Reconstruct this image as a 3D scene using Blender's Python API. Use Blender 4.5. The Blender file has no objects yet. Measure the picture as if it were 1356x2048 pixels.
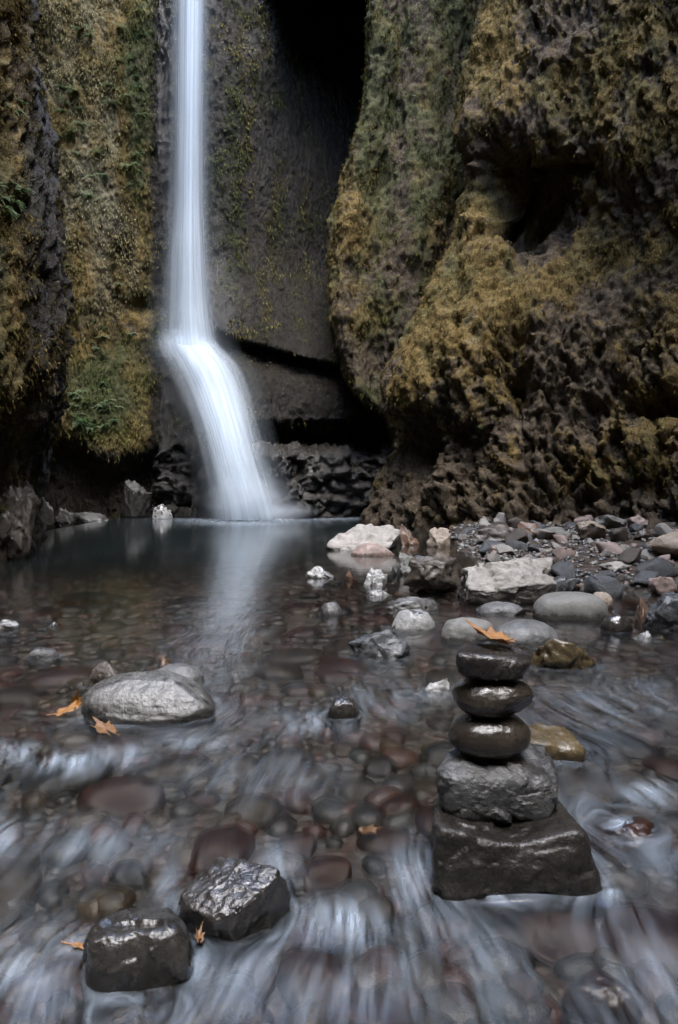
import bpy, bmesh, math, random
import numpy as np
from mathutils import Vector, Matrix, noise as mnoise

# ------------------------------------------------------------------ camera / light / exposure
F = 24.0 / 36.0 * 2048.0            # focal length in photo pixels
HORIZON = 955.0
PITCH = math.atan((HORIZON - 1024.0) / F)   # negative = down
CAM = np.array([0.0, 0.0, 1.0])
scn = bpy.context.scene
COL = scn.collection
cam_d = bpy.data.cameras.new("camera")
cam_o = bpy.data.objects.new("camera", cam_d); COL.objects.link(cam_o)
cam_d.sensor_fit = 'VERTICAL'; cam_d.sensor_height = 36.0; cam_d.lens = 24.0
cam_d.clip_start = 0.05; cam_d.clip_end = 500.0
cam_o.location = CAM; cam_o.rotation_euler = (math.pi / 2 + PITCH, 0, 0)
scn.camera = cam_o

SUN_EL, SUN_AZ = math.radians(70), math.radians(158)   # high, behind the camera and to its right (azimuth clockwise from +Y)
w = bpy.data.worlds.new("World"); scn.world = w; w.use_nodes = True
nt = w.node_tree
sky = nt.nodes.new("ShaderNodeTexSky"); sky.sky_type = 'NISHITA'; sky.sun_disc = False
sky.sun_elevation = SUN_EL; sky.sun_rotation = SUN_AZ
sky.air_density = 1.0; sky.dust_density = 1.0; sky.ozone_density = 1.0
bg = nt.nodes["Background"]; bg.inputs[1].default_value = 0.15
nt.links.new(sky.outputs[0], bg.inputs[0])
sun_d = bpy.data.lights.new("sun", 'SUN'); sun_d.energy = 0.75; sun_d.angle = math.radians(35); sun_d.color = (1.0, 0.97, 0.93)
sun_o = bpy.data.objects.new("sun", sun_d); COL.objects.link(sun_o)
sd = Vector((math.sin(SUN_AZ) * math.cos(SUN_EL), math.cos(SUN_AZ) * math.cos(SUN_EL), math.sin(SUN_EL)))
sun_o.rotation_euler = sd.to_track_quat('Z', 'Y').to_euler(); sun_o.location = (3, -4, 20)
vs = scn.view_settings
vs.view_transform = 'Standard'; vs.look = 'None'; vs.gamma = 1.0; vs.exposure = 3.4; vs.use_curve_mapping = False
scn.cycles.use_denoising = True
scn.cycles.max_bounces = 6; scn.cycles.transparent_max_bounces = 24
scn.cycles.diffuse_bounces = 2; scn.cycles.glossy_bounces = 2; scn.cycles.volume_bounces = 1
scn.cycles.caustics_reflective = False

random.seed(7); RNG = np.random.RandomState(7)

# ------------------------------------------------------------------ photo pixel -> direction -> point
cp, sp_ = math.cos(PITCH), math.sin(PITCH)
def at(px, py, Y):
    px = np.asarray(px, float); py = np.asarray(py, float); Y = np.asarray(Y, float)
    u = (px - 678.0) / F; v = (1024.0 - py) / F
    dy = cp - v * sp_; dz = sp_ + v * cp
    k = Y / dy
    return np.stack(np.broadcast_arrays(u * k, Y, CAM[2] + dz * k), -1)
def gnd(px, py, z=0.0):
    u = (px - 678.0) / F; v = (1024.0 - py) / F
    dy = cp - v * sp_; dz = sp_ + v * cp
    k = (z - CAM[2]) / dz
    return np.array([u * k, dy * k, z])
def proj(P):
    P = np.asarray(P, float) - CAM
    d = P[..., 1] * cp + P[..., 2] * sp_
    v = -P[..., 1] * sp_ + P[..., 2] * cp
    return 678.0 + F * P[..., 0] / d, 1024.0 - F * v / d

# ------------------------------------------------------------------ numpy noise
_perm = np.random.RandomState(3).permutation(256); _perm = np.concatenate([_perm, _perm, _perm]).astype(np.int64)
_g = np.array([[1,1,0],[-1,1,0],[1,-1,0],[-1,-1,0],[1,0,1],[-1,0,1],[1,0,-1],[-1,0,-1],[0,1,1],[0,-1,1],[0,1,-1],[0,-1,-1]], float)
def perlin(P):
    P = np.asarray(P, float); sh = P.shape[:-1]; P = P.reshape(-1, 3)
    I = np.floor(P).astype(np.int64); f = P - I; I &= 255
    w_ = f * f * f * (f * (f * 6 - 15) + 10)
    out = 0
    for dx in (0, 1):
        wx = w_[:, 0] if dx else 1 - w_[:, 0]
        a = _perm[(I[:, 0] + dx) & 255]
        for dy in (0, 1):
            wy = w_[:, 1] if dy else 1 - w_[:, 1]
            b = _perm[a + ((I[:, 1] + dy) & 255)]
            for dz in (0, 1):
                wz = w_[:, 2] if dz else 1 - w_[:, 2]
                g = _g[_perm[b + ((I[:, 2] + dz) & 255)] % 12]
                d = (f[:, 0] - dx) * g[:, 0] + (f[:, 1] - dy) * g[:, 1] + (f[:, 2] - dz) * g[:, 2]
                out = out + wx * wy * wz * d
    return out.reshape(sh)
def fbm(P, o=4, gain=0.5, lac=2.03):
    P = np.asarray(P, float); s = 0; a = 1.0; n = 0
    for i in range(o):
        s = s + a * perlin(P + 17.3 * i); n += a; a *= gain; P = P * lac
    return s / n
def ridged(P, o=4, gain=0.5):
    P = np.asarray(P, float); s = 0; a = 1.0; n = 0
    for i in range(o):
        s = s + a * (1 - 2 * np.abs(perlin(P + 9.7 * i))); n += a; a *= gain; P = P * 2.03
    return s / n
def cell(P):
    """F1, F2 and a random value of the nearest cell"""
    P = np.asarray(P, float); sh = P.shape[:-1]; P = P.reshape(-1, 3)
    I = np.floor(P).astype(np.int64)
    F1 = np.full(len(P), 9.0); F2 = np.full(len(P), 9.0); R = np.zeros(len(P))
    for dx in (-1, 0, 1):
        for dy in (-1, 0, 1):
            for dz in (-1, 0, 1):
                J = I + [dx, dy, dz]
                h = _perm[_perm[_perm[J[:, 0] & 255] + (J[:, 1] & 255)] + (J[:, 2] & 255)]
                q = J + np.stack([_perm[h] / 256., _perm[h + 71] / 256., _perm[h + 143] / 256.], -1)
                d = np.sqrt(((P - q) ** 2).sum(-1))
                m = d < F1
                F2 = np.where(m, F1, np.minimum(F2, d)); F1 = np.where(m, d, F1); R = np.where(m, _perm[h + 29] / 256., R)
    return F1.reshape(sh), F2.reshape(sh), R.reshape(sh)
def facet(P):
    """broken-rock facets: each cell is a tilted plane"""
    P = np.asarray(P, float); sh = P.shape[:-1]; P = P.reshape(-1, 3)
    I = np.floor(P).astype(np.int64); F1 = np.full(len(P), 9.0); out = np.zeros(len(P))
    for dx in (-1, 0, 1):
        for dy in (-1, 0, 1):
            for dz in (-1, 0, 1):
                J = I + [dx, dy, dz]
                h = _perm[_perm[_perm[J[:, 0] & 255] + (J[:, 1] & 255)] + (J[:, 2] & 255)]
                D = P - (J + np.stack([_perm[h] / 256., _perm[h + 71] / 256., _perm[h + 143] / 256.], -1))
                d = np.abs(D).sum(-1) * .6 + np.abs(D).max(-1) * .4; m = d < F1
                t_ = np.stack([_perm[h + 11] / 128. - 1, _perm[h + 37] / 128. - 1, _perm[h + 99] / 128. - 1], -1)
                out = np.where(m, (D * t_).sum(-1) + .5 * (_perm[h + 29] / 128. - 1) * .6, out); F1 = np.where(m, d, F1)
    return out.reshape(sh)
def sstep(a, b, x):
    t = np.clip((x - a) / (b - a), 0, 1); return t * t * (3 - 2 * t)
def blob(px, py, cx, cy, rx, ry, p=1.0):
    return np.exp(-(((px - cx) / rx) ** 2 + ((py - cy) / ry) ** 2) ** p)

# ------------------------------------------------------------------ object helpers
def tag(o, label=None, cat=None, group=None, kind=None):
    if label: o['label'] = label
    if cat: o['category'] = cat
    if group: o['group'] = group
    if kind: o['kind'] = kind
    return o
def mesh_obj(name, V, Fc, mat=None, parent=None, smooth=True, attrs=None, loc=None):
    me = bpy.data.meshes.new(name)
    V = np.asarray(V, np.float32); Fc = np.asarray(Fc, np.int32)
    k = Fc.shape[1]
    me.vertices.add(len(V)); me.vertices.foreach_set('co', V.ravel())
    me.loops.add(Fc.size); me.loops.foreach_set('vertex_index', Fc.ravel())
    me.polygons.add(len(Fc)); me.polygons.foreach_set('loop_start', np.arange(0, Fc.size, k, dtype=np.int32))
    me.polygons.foreach_set('loop_total', np.full(len(Fc), k, np.int32))
    me.update(calc_edges=True)
    if smooth: me.polygons.foreach_set('use_smooth', np.ones(len(Fc), bool))
    for n_, a in (attrs or {}).items():
        a = np.asarray(a, np.float32)
        if a.ndim == 1:
            me.attributes.new(n_, 'FLOAT', 'POINT').data.foreach_set('value', a)
        elif a.shape[1] == 3:
            me.attributes.new(n_, 'FLOAT_VECTOR', 'POINT').data.foreach_set('vector', a.ravel())
        else:
            me.attributes.new(n_, 'FLOAT_COLOR', 'POINT').data.foreach_set('color', a.ravel())
    if mat: me.materials.append(mat)
    o = bpy.data.objects.new(name, me); COL.objects.link(o)
    if parent: o.parent = parent
    if loc is not None: o.location = loc
    return o
def empty(name, loc=(0, 0, 0)):
    o = bpy.data.objects.new(name, None); COL.objects.link(o); o.location = loc; o.empty_display_size = .05
    return o
def grid_faces(nr, nc):
    i = np.arange(nr * nc).reshape(nr, nc)
    return np.stack([i[:-1, :-1], i[:-1, 1:], i[1:, 1:], i[1:, :-1]], -1).reshape(-1, 4)

# ------------------------------------------------------------------ material helpers
class NT:
    def __init__(s, name):
        s.m = bpy.data.materials.new(name); s.m.use_nodes = True; s.t = s.m.node_tree; s.t.nodes.clear()
        s.out = s.t.nodes.new('ShaderNodeOutputMaterial')
    def n(s, typ, ins=None, **kw):
        nd = s.t.nodes.new('ShaderNode' + typ)
        for k, v in kw.items(): setattr(nd, k, v)
        for k, v in (ins or {}).items():
            if isinstance(v, bpy.types.NodeSocket): s.t.links.new(v, nd.inputs[k])
            else: nd.inputs[k].default_value = v
        return nd
    def math(s, op, a, b=0.0, clamp=False):
        return s.n('Math', {0: a, 1: b}, operation=op, use_clamp=clamp).outputs[0]
    def mix(s, fac, a, b, blend='MIX'):
        nd = s.n('Mix', data_type='RGBA', blend_type=blend)
        for k, v in (('Factor_Float', fac), ('A_Color', a), ('B_Color', b)):
            sk = [q for q in nd.inputs if q.identifier == k][0]
            if isinstance(v, bpy.types.NodeSocket): s.t.links.new(v, sk)
            elif k == 'Factor_Float': sk.default_value = v
            else: sk.default_value = (*v, 1) if len(v) == 3 else v
        return [q for q in nd.outputs if q.identifier == 'Result_Color'][0]
    def ramp(s, fac, lo, hi, a=0.0, b=1.0):
        return s.n('MapRange', {0: fac, 1: lo, 2: hi, 3: a, 4: b}, clamp=True).outputs[0]
    def noise(s, vec, scale, detail=4.0, rough=0.55, dist=0.0):
        return s.n('TexNoise', {'Vector': vec, 'Scale': scale, 'Detail': detail, 'Roughness': rough, 'Distortion': dist}).outputs[0]
    def done(s, shader): s.t.links.new(shader, s.out.inputs[0]); return s.m

def rock_mat(name, c1, c2, rough=0.45, grain=40.0, pale=None, pale_amt=0.0, pits=0.0, wetline=0.05, bump=0.35, coat=0.0, wetall=0.0, pit_scale=55.0, spec=None):
    t = NT(name)
    tc = t.n('TexCoord'); oi = t.n('ObjectInfo')
    off = t.math('MULTIPLY', oi.outputs['Random'], 37.0)
    vec = t.n('VectorMath', {0: tc.outputs['Object'], 1: off}, operation='ADD').outputs[0]
    n1 = t.noise(vec, 11.0, 7, 0.66); n2 = t.noise(vec, grain, 5, 0.7); n3 = t.noise(vec, 2.2, 3, 0.5)
    col = t.mix(t.ramp(n1, 0.32, 0.68), c1, c2)
    col = t.mix(t.ramp(n2, 0.35, 0.75), col, t.mix(1.0, col, (1.5, 1.5, 1.5), 'MULTIPLY'))
    if pale is not None:
        pm = t.ramp(t.math('ADD', t.math('MULTIPLY', n1, 0.6), t.math('MULTIPLY', n3, 0.4)), 0.62 - pale_amt * 0.3, 0.68 - pale_amt * 0.3)
        col = t.mix(pm, col, pale)
    v = t.n('TexVoronoi', {'Vector': vec, 'Scale': pit_scale, 'Randomness': 1.0})
    pit = t.ramp(v.outputs['Distance'], 0.12, 0.30)
    if pits > 0:
        col = t.mix(t.math('MULTIPLY', t.math('SUBTRACT', 1.0, pit), pits), col, (0.012, 0.011, 0.010))
    # wet skirt just over the water
    geo = t.n('NewGeometry'); sep = t.n('SeparateXYZ', {0: geo.outputs['Position']})
    h = t.math('ADD', sep.outputs[2], t.math('MULTIPLY', t.math('SUBTRACT', n1, 0.5), 0.10))
    wet = t.math('MAXIMUM', t.ramp(h, wetline, wetline * 0.35), wetall)
    col = t.mix(t.math('MULTIPLY', wet, 0.75), col, t.mix(1.0, col, (0.30, 0.28, 0.26), 'MULTIPLY'))
    rg = t.ramp(n2, 0.3, 0.7, rough * 0.75, min(1.0, rough * 1.3))
    rg = t.mix(wet, t.n('CombineColor', {0: rg, 1: rg, 2: rg}).outputs[0], (0.16, 0.16, 0.16))
    hgt = t.math('ADD', t.math('MULTIPLY', n1, 0.7), t.math('MULTIPLY', n2, 0.25))
    if pits > 0: hgt = t.math('ADD', hgt, t.math('MULTIPLY', pit, 0.35 * pits))
    bp = t.n('Bump', {'Strength': min(1.0, bump * 1.5), 'Distance': 0.03, 'Height': hgt})
    n4 = t.noise(vec, 28.0, 3, 0.55)
    cb = t.n('Bump', {'Strength': min(1.0, .15 + bump * 1.2), 'Distance': 0.026, 'Height': t.math('ADD', t.math('MULTIPLY', n1, .75), t.math('MULTIPLY', n4, .25))})
    b = t.n('BsdfPrincipled', {'Base Color': col, 'Roughness': rg, 'Normal': bp.outputs[0], 'Specular IOR Level': spec if spec is not None else (0.3 if coat > 0 else 0.5), 'Coat Weight': t.ramp(t.noise(vec, 7.0, 4, .6), .40, .58, coat * .45, coat), 'Coat Roughness': 0.08, 'Coat Normal': cb.outputs[0]})
    return t.done(b.outputs[0])

def cliff_mat(name):
    t = NT(name)
    geo = t.n('NewGeometry'); P = geo.outputs['Position']
    at_ = t.n('Attribute', attribute_name='zone'); z = t.n('SeparateColor', {0: at_.outputs['Color']})
    moss, hue, wet = z.outputs[0], z.outputs[1], z.outputs[2]
    cav = t.n('Attribute', attribute_name='relief').outputs['Fac']
    st = t.n('VectorMath', {0: P, 1: (1.0, 1.0, 0.45)}, operation='MULTIPLY').outputs[0]
    na = t.noise(P, 1.3, 5, 0.6); nb = t.noise(P, 5.0, 6, 0.68); nc = t.noise(st, 22.0, 5, 0.7); nd = t.noise(P, 60.0, 3, 0.7)
    rock = t.mix(t.ramp(nb, 0.34, 0.68), (0.030, 0.021, 0.012), (0.150, 0.112, 0.074))
    rock = t.mix(t.ramp(nc, 0.5, 0.78), rock, (0.20, 0.165, 0.125))
    olive = t.mix(t.ramp(nc, 0.3, 0.7), (0.026, 0.030, 0.012), (0.120, 0.122, 0.055))
    gold = t.mix(t.ramp(nc, 0.3, 0.72), (0.052, 0.034, 0.011), (0.270, 0.190, 0.066))
    tan = t.mix(t.ramp(nc, 0.3, 0.7), (0.12, 0.105, 0.06), (0.40, 0.36, 0.24))
    h1 = t.ramp(t.math('ADD', hue, t.math('MULTIPLY', t.math('SUBTRACT', na, 0.5), 1.1)), 0.15, 0.55)
    h2 = t.ramp(t.math('ADD', hue, t.math('MULTIPLY', t.math('SUBTRACT', nb, 0.5), 0.8)), 0.68, 0.98)
    mc = t.mix(h2, t.mix(h1, olive, gold), tan)
    mc = t.mix(t.ramp(nd, 0.52, 0.75), mc, t.mix(1.0, mc, (1.5, 1.45, 1.3), 'MULTIPLY'))
    m = t.math('ADD', moss, t.math('MULTIPLY', t.math('SUBTRACT', nb, 0.5), 2.2))
    m = t.math('ADD', m, t.math('MULTIPLY', cav, 0.35))
    m = t.ramp(m, 0.36, 0.60)
    col = t.mix(m, rock, mc)
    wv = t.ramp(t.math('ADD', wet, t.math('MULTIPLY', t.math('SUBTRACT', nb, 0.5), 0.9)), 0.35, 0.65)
    col = t.mix(t.math('MULTIPLY', wv, 0.88), col, t.mix(1.0, col, (0.07, 0.078, 0.085), 'MULTIPLY'))  # wet darkening; on the back wall it also carries painted shade
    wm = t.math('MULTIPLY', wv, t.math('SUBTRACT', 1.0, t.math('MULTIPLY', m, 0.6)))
    rg = t.ramp(wm, 0.0, 1.0, 0.75, 0.30)
    soak = t.ramp(wet, 1.05, 1.40)
    rg = t.math('SUBTRACT', rg, t.math('MULTIPLY', soak, .14))
    spec = t.math('ADD', t.ramp(wm, 0.0, 1.0, 0.18, 0.28), t.math('MULTIPLY', soak, .6))
    v = t.n('TexVoronoi', {'Vector': st, 'Scale': 11.0})
    hgt = t.math('ADD', t.math('MULTIPLY', nb, 0.6), t.math('MULTIPLY', nc, 0.42))
    hgt = t.math('ADD', hgt, t.math('MULTIPLY', v.outputs['Distance'], -0.22))
    hgt = t.math('ADD', hgt, t.math('MULTIPLY', nd, 0.12))
    bp = t.n('Bump', {'Strength': 1.0, 'Distance': 0.14, 'Height': hgt})
    b = t.n('BsdfPrincipled', {'Base Color': col, 'Roughness': rg, 'Specular IOR Level': spec, 'Normal': bp.outputs[0]})
    return t.done(b.outputs[0])

def leafy_mat(name):
    t = NT(name)
    a = t.n('Attribute', attribute_name='tint').outputs['Color']
    d = t.n('BsdfDiffuse', {'Color': a}); tr = t.n('BsdfTranslucent', {'Color': a})
    return t.done(t.n('MixShader', {0: 0.3, 1: d.outputs[0], 2: tr.outputs[0]}).outputs[0])

CLIFF = cliff_mat('mossy_basalt')
LEAFY = leafy_mat('moss_blades')

# ------------------------------------------------------------------ cliffs
def catmull(A, n, axis):
    A = np.moveaxis(np.asarray(A, float), axis, 0); k = len(A)
    t = np.linspace(0, k - 1, n); i = np.minimum(t.astype(int), k - 2); f = (t - i)[:, None, None]
    g = lambda j: A[np.clip(j, 0, k - 1)]
    p0, p1, p2, p3 = g(i - 1), g(i), g(i + 1), g(i + 2)
    r = 0.5 * (2 * p1 + (p2 - p0) * f + (2 * p0 - 5 * p1 + 4 * p2 - p3) * f ** 2 + (3 * p1 - p0 - 3 * p2 + p3) * f ** 3)
    return np.moveaxis(r, 0, axis)
def even(S, axis, n, dens=None):
    """re-space a surface net along one axis by mean arc length"""
    A = np.moveaxis(S, axis, 0)
    d = np.sqrt((np.diff(A, axis=0) ** 2).sum(-1)).mean(1)
    if dens is not None:
        d = d * dens(0.5 * (A[1:] + A[:-1]).mean(1))
    c = np.concatenate([[0], np.cumsum(d)]); t = np.linspace(0, c[-1], n)
    i = np.clip(np.searchsorted(c, t, 'right') - 1, 0, len(c) - 2); f = ((t - c[i]) / (c[i + 1] - c[i]))[:, None, None]
    return np.moveaxis(A[i] * (1 - f) + A[i + 1] * f, 0, axis)
def normals(S, flip):
    du = np.gradient(S, axis=1); dv = np.gradient(S, axis=0)
    n = np.cross(du, dv); n /= np.linalg.norm(n, axis=-1, keepdims=True) + 1e-9
    return -n if flip else n
CL = {}
def finish_cliff(name, S, flip, relief, zone, label):
    """relief(S, px, py) -> (displacement along the normal, cavity)"""
    N = normals(S, flip); px, py = proj(S)
    d, cav = relief(S, px, py, N)
    Q = S + N * d[..., None]
    zn = zone(Q, px, py)
    nr, nc = S.shape[:2]
    fc = grid_faces(nr, nc)
    if flip: fc = fc[:, ::-1]
    o = mesh_obj(name, Q.reshape(-1, 3), fc, CLIFF, attrs={'zone': np.concatenate([zn.reshape(-1, 3), np.ones((nr * nc, 1))], 1), 'relief': cav.ravel()})
    tag(o, label, kind='structure')
    CL[name] = (Q.reshape(-1, 3), normals(Q, flip).reshape(-1, 3), zn.reshape(-1, 3))
    return o
def base_relief(S, amp=1.0, s=1.0, stretch=0.6, big_a=1.0):
    T = S * np.array([1, 1, stretch]) * s
    wp = np.stack([fbm(S * 1.7, 2), fbm(S * 1.7 + 40, 2), fbm(S * 1.7 + 80, 2)], -1)
    W2 = np.stack([perlin(S * 6), perlin(S * 6 + 40), perlin(S * 6 + 80)], -1)
    big = fbm(T * 0.45, 3) * 0.55 * big_a
    mid = fbm(T * 1.7 + 5, 4, .6) * 0.42
    f1, f2, r = cell(T * 2.2 + 0.9 * wp)
    lump = (0.55 - f1) * 0.14
    g1, g2, r2 = cell(S * np.array([1, 1, stretch]) * 5.0 * s + 0.8 * wp + .25 * W2)
    lump2 = (0.5 - g1) * 0.13
    k1, k2, r3 = cell(S * np.array([1, 1, stretch]) * 10.5 * s + 1.2 * wp + .5 * W2)
    lump3 = (0.5 - k1) * 0.085
    fine = ridged(T * 4.3 + 3, 4, .6) * 0.10 + fbm(S * np.array([1, 1, .6]) * 13, 2) * 0.09
    cav = np.clip((lump / 0.08 + lump2 / 0.08 + lump3 / .05) * 0.35, -1, 1)
    return amp * (big + mid + lump + lump2 + lump3 + fine), cav

def net(rows, world, z_ref, nr, nc):
    """rows: (py, [(px, Y)...]); world: plan points carried straight up at the end of each row"""
    G = []
    for py, nodes in rows:
        if py is None:
            r = [np.array([*at(px, 1045, Y)[:2], -1.0]) for px, Y in nodes] + [np.array([x, y, -1.0]) for x, y in world]
        else:
            r = [at(px, py, Y) for px, Y in nodes] + [np.array([x, y, at(678, py, z_ref)[2]]) for x, y in world]
        G.append(r)
    S = catmull(catmull(np.array(G), 12 * len(G), 0), 12 * len(G[0]), 1)
    return S
near_d = lambda a, b, c, d_: (lambda M: np.where((M[:, 0] > a) & (M[:, 0] < b), 1.0, 0.3))

# --- right cliff
R_rows = [
 (-1700, [(1085,18.5),(1005,15.7),(1070,14.2),(1155,13.3),(1262,12.2),(1400,11)]),
 (-700, [(1070,18.5),(990,15.5),(1060,14),(1150,13.2),(1260,12.2),(1400,11)]),
 (-300, [(1065,18.5),(978,15.4),(1045,13.9),(1135,13.1),(1250,12.1),(1400,10.9)]),
 (0,    [(1055,18.5),(966,15.2),(1030,13.8),(1120,13.0),(1240,12.0),(1400,10.8)]),
 (200,  [(1035,18.5),(938,15.0),(1000,13.5),(1100,12.7),(1230,11.9),(1400,10.7)]),
 (320,  [(1030,18.5),(928,15.0),(990,13.5),(1095,12.8),(1225,12.0),(1400,10.8)]),
 (420,  [(1020,18.5),(922,15.0),(985,13.7),(1090,13.3),(1220,12.3),(1400,10.9)]),
 (500,  [(1000,18.5),(900,14.9),(965,13.5),(1075,13.1),(1210,12.3),(1400,10.9)]),
 (600,  [(950,18.5),(848,14.7),(930,13.2),(1060,12.7),(1200,12.1),(1400,10.8)]),
 (700,  [(900,18.5),(793,14.6),(890,12.9),(1040,12.4),(1190,11.9),(1400,10.7)]),
 (790, [(880,18.5),(762,14.6),(870,12.9),(1030,12.2),(1190,11.7),(1400,10.5)]),
 (870, [(880,18.5),(785,15.0),(890,13.3),(1030,12.1),(1190,11.5),(1400,10.3)]),
 (960, [(860,18.5),(762,15.0),(880,13.2),(1030,11.9),(1190,11.3),(1400,10.1)]),
 (1045, [(850,18.5),(738,14.8),(870,12.9),(1030,11.6),(1190,11.0),(1400,9.9)]),
 (None, [(850,18.5),(735,14.7),(868,12.8),(1028,11.5),(1190,10.9),(1400,9.8)]),
]
S = net(R_rows, [(6.2, 7.0), (5.6, 2.5), (5.3, -3.0), (5.0, -14.0)], 12, 0, 0)
S = even(even(S, 0, 430, (lambda M: np.where(M[:, 2] > 13.5, 0.2, 1.0))), 1, 420, lambda M: np.where(M[:, 1] < 9.5, 0.22, np.where(M[:, 1] > 16.5, 0.3, 1.0)))
def right_relief(S, px, py, N):
    d, cav = base_relief(S, 0.68, 1.0, .5, .45)
    # broken columns in the lower part, leaning with the flow of the old lava
    T = S.copy(); T[..., 0] = S[..., 0] + 0.28 * (S[..., 2] - 2)
    f1, f2, r = cell(T * np.array([2.6, 2.6, 0.75]))
    g1, g2, r2 = cell(T * np.array([4.6, 4.6, 2.6]) + 7)
    low = sstep(560, 760, py) * sstep(850, 960, px + 0.15 * (py - 560))
    d = d + low * ((r - 0.5) * 0.30 + np.clip(f2 - f1, 0, .25) * 0.5 - 0.06 + (r2 - .5) * 0.16 + np.clip(g2 - g1, 0, .2) * 0.25)
    k1, k2, r3 = cell(T * np.array([7.5, 7.5, 5.5]) + 21)
    rocky = np.maximum(low, .6 * sstep(960, 1100, px) * sstep(560, 380, py))
    W_ = .12 * np.stack([perlin(S * 3), perlin(S * 3 + 9), perlin(S * 3 + 20)], -1)
    d = d + rocky * (facet((T + W_) * np.array([2.2, 2.2, .55])) * .24 + facet((T + W_) * np.array([5, 5, 1.9]) + 4) * .13 + facet(T * np.array([11, 11, 6.]) + 14) * .05)
    rub = sstep(880, 990, py)
    d = d + rub * ((r2 - 0.5) * 0.24)
    # hollows
    wx = 55 * fbm(S * .9 + 60, 3) + 45 * fbm(S * 2.6 + 20, 3); wy = 55 * fbm(S * .9 + 90, 3) + 45 * fbm(S * 2.6 + 70, 3)
    d = d - 1.6 * blob(px + wx, py + wy - .25 * (px - 1035), 1030, 395, 75, 72, 1.0) - 0.5 * blob(px + wx, py + wy, 1130, 350, 70, 35, 1.2)
    d = d - 0.9 * blob(px, py, 1030, 770, 28, 75) - 0.9 * blob(px, py, 1310, 812, 60, 26) - 0.7 * blob(px, py, 845, 890, 60, 55)
    d = d + 0.35 * blob(px, py, 945, 330, 22, 150) + 0.30 * blob(px, py, 1290, 330, 70, 200)
    return d, cav
def right_zone(Q, px, py):
    n = fbm(Q * 0.8, 3); n2 = fbm(Q * np.array([1.6, 1.6, .7]) + 30, 3)
    moss = 0.52 + 1.2 * n
    moss = moss - 0.22 * sstep(540, 700, py) * sstep(900, 1010, px - 0.15 * (py - 540)) + 0.35 * blob(px, py, 1240, 880, 170, 120) - 0.35 * sstep(950, 1020, py)
    moss = moss - 0.10 * sstep(1000, 1120, px) * (1 - sstep(400, 560, py)) - 0.7 * blob(px, py, 870, 960, 120, 80)
    moss = moss + 0.45 * blob(px, py, 900, 600, 110, 130) + 0.25 * blob(px, py, 970, 150, 45, 260) + 0.25 * blob(px, py, 1310, 150, 70, 180)
    hue = 0.46 + 0.5 * n2 + 0.08 * sstep(300, 700, py)
    wet = 0.12 + 0.5 * n2 + 0.2 * sstep(900, 980, py) + 0.05 * sstep(1000, 1150, px)
    return np.stack([moss, hue, wet], -1)
finish_cliff('cliff_right', S, True, right_relief, right_zone, 'mossy brown basalt cliff with a dark hollow on the right')

# --- middle buttress
M_rows = [
 (-1500, [(860,33),(785,19.1),(845,17.6),(925,17.1),(1085,17.9)]),
 (-700, [(850,33),(772,18.9),(835,17.4),(920,16.9),(1080,17.9)]),
 (-300, [(840,33),(755,18.6),(820,17.2),(910,16.8),(1060,17.9)]),
 (0,    [(828,33),(743,18.4),(810,17.1),(900,16.7),(1050,17.9)]),
 (200,  [(815,33),(733,18.3),(798,17.0),(890,16.6),(1040,17.9)]),
 (300,  [(800,33),(712,18.2),(785,16.9),(880,16.5),(1020,17.9)]),
 (390,  [(775,33),(688,18.1),(768,16.8),(868,16.4),(1000,17.9)]),
 (500,  [(760,33),(669,17.9),(755,16.6),(850,16.4),(980,17.9)]),
 (640,  [(765,33),(672,17.7),(752,16.5),(840,16.4),(980,17.7)]),
 (740,  [(785,33),(694,17.7),(766,16.6),(850,16.6),(980,17.7)]),
 (800,  [(810,33),(728,17.8),(785,17.0),(860,16.9),(980,17.8)]),
 (850,  [(850,33),(790,18.3),(830,17.8),(880,17.5),(980,18.1)]),
 (1045, [(860,33),(800,18.4),(840,17.9),(900,17.6),(980,18.1)]),
 (None, [(860,33),(800,18.4),(840,17.9),(900,17.6),(980,18.1)]),
]
S = net(M_rows, [(6.0, 19.0)], 16, 0, 0)
S = even(even(S, 0, 360, (lambda M: np.where(M[:, 2] > 14, 0.2, 1.0))), 1, 260, lambda M: np.where(M[:, 1] > 18, 0.35, 1.0))
def mid_relief(S, px, py, N):
    d, cav = base_relief(S, 0.65, 1.1, 0.4, .55)
    return d, cav
def mid_zone(Q, px, py):
    n = fbm(Q * 0.9 + 12, 3); n2 = fbm(Q * np.array([1.2, 1.2, .5]) + 3, 3)
    moss = 0.58 + 0.9 * n - 0.1 * sstep(560, 760, py)
    hue = 0.10 + 0.55 * n2 + 0.15 * sstep(300, 520, py) + 0.35 * blob(px, py, 690, 450, 30, 160)
    wet = 0.25 + 0.3 * n
    return np.stack([moss, hue, wet], -1)
finish_cliff('cliff_buttress', S, True, mid_relief, mid_zone, 'olive mossy rock buttress between the waterfall and the right cliff')

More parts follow.
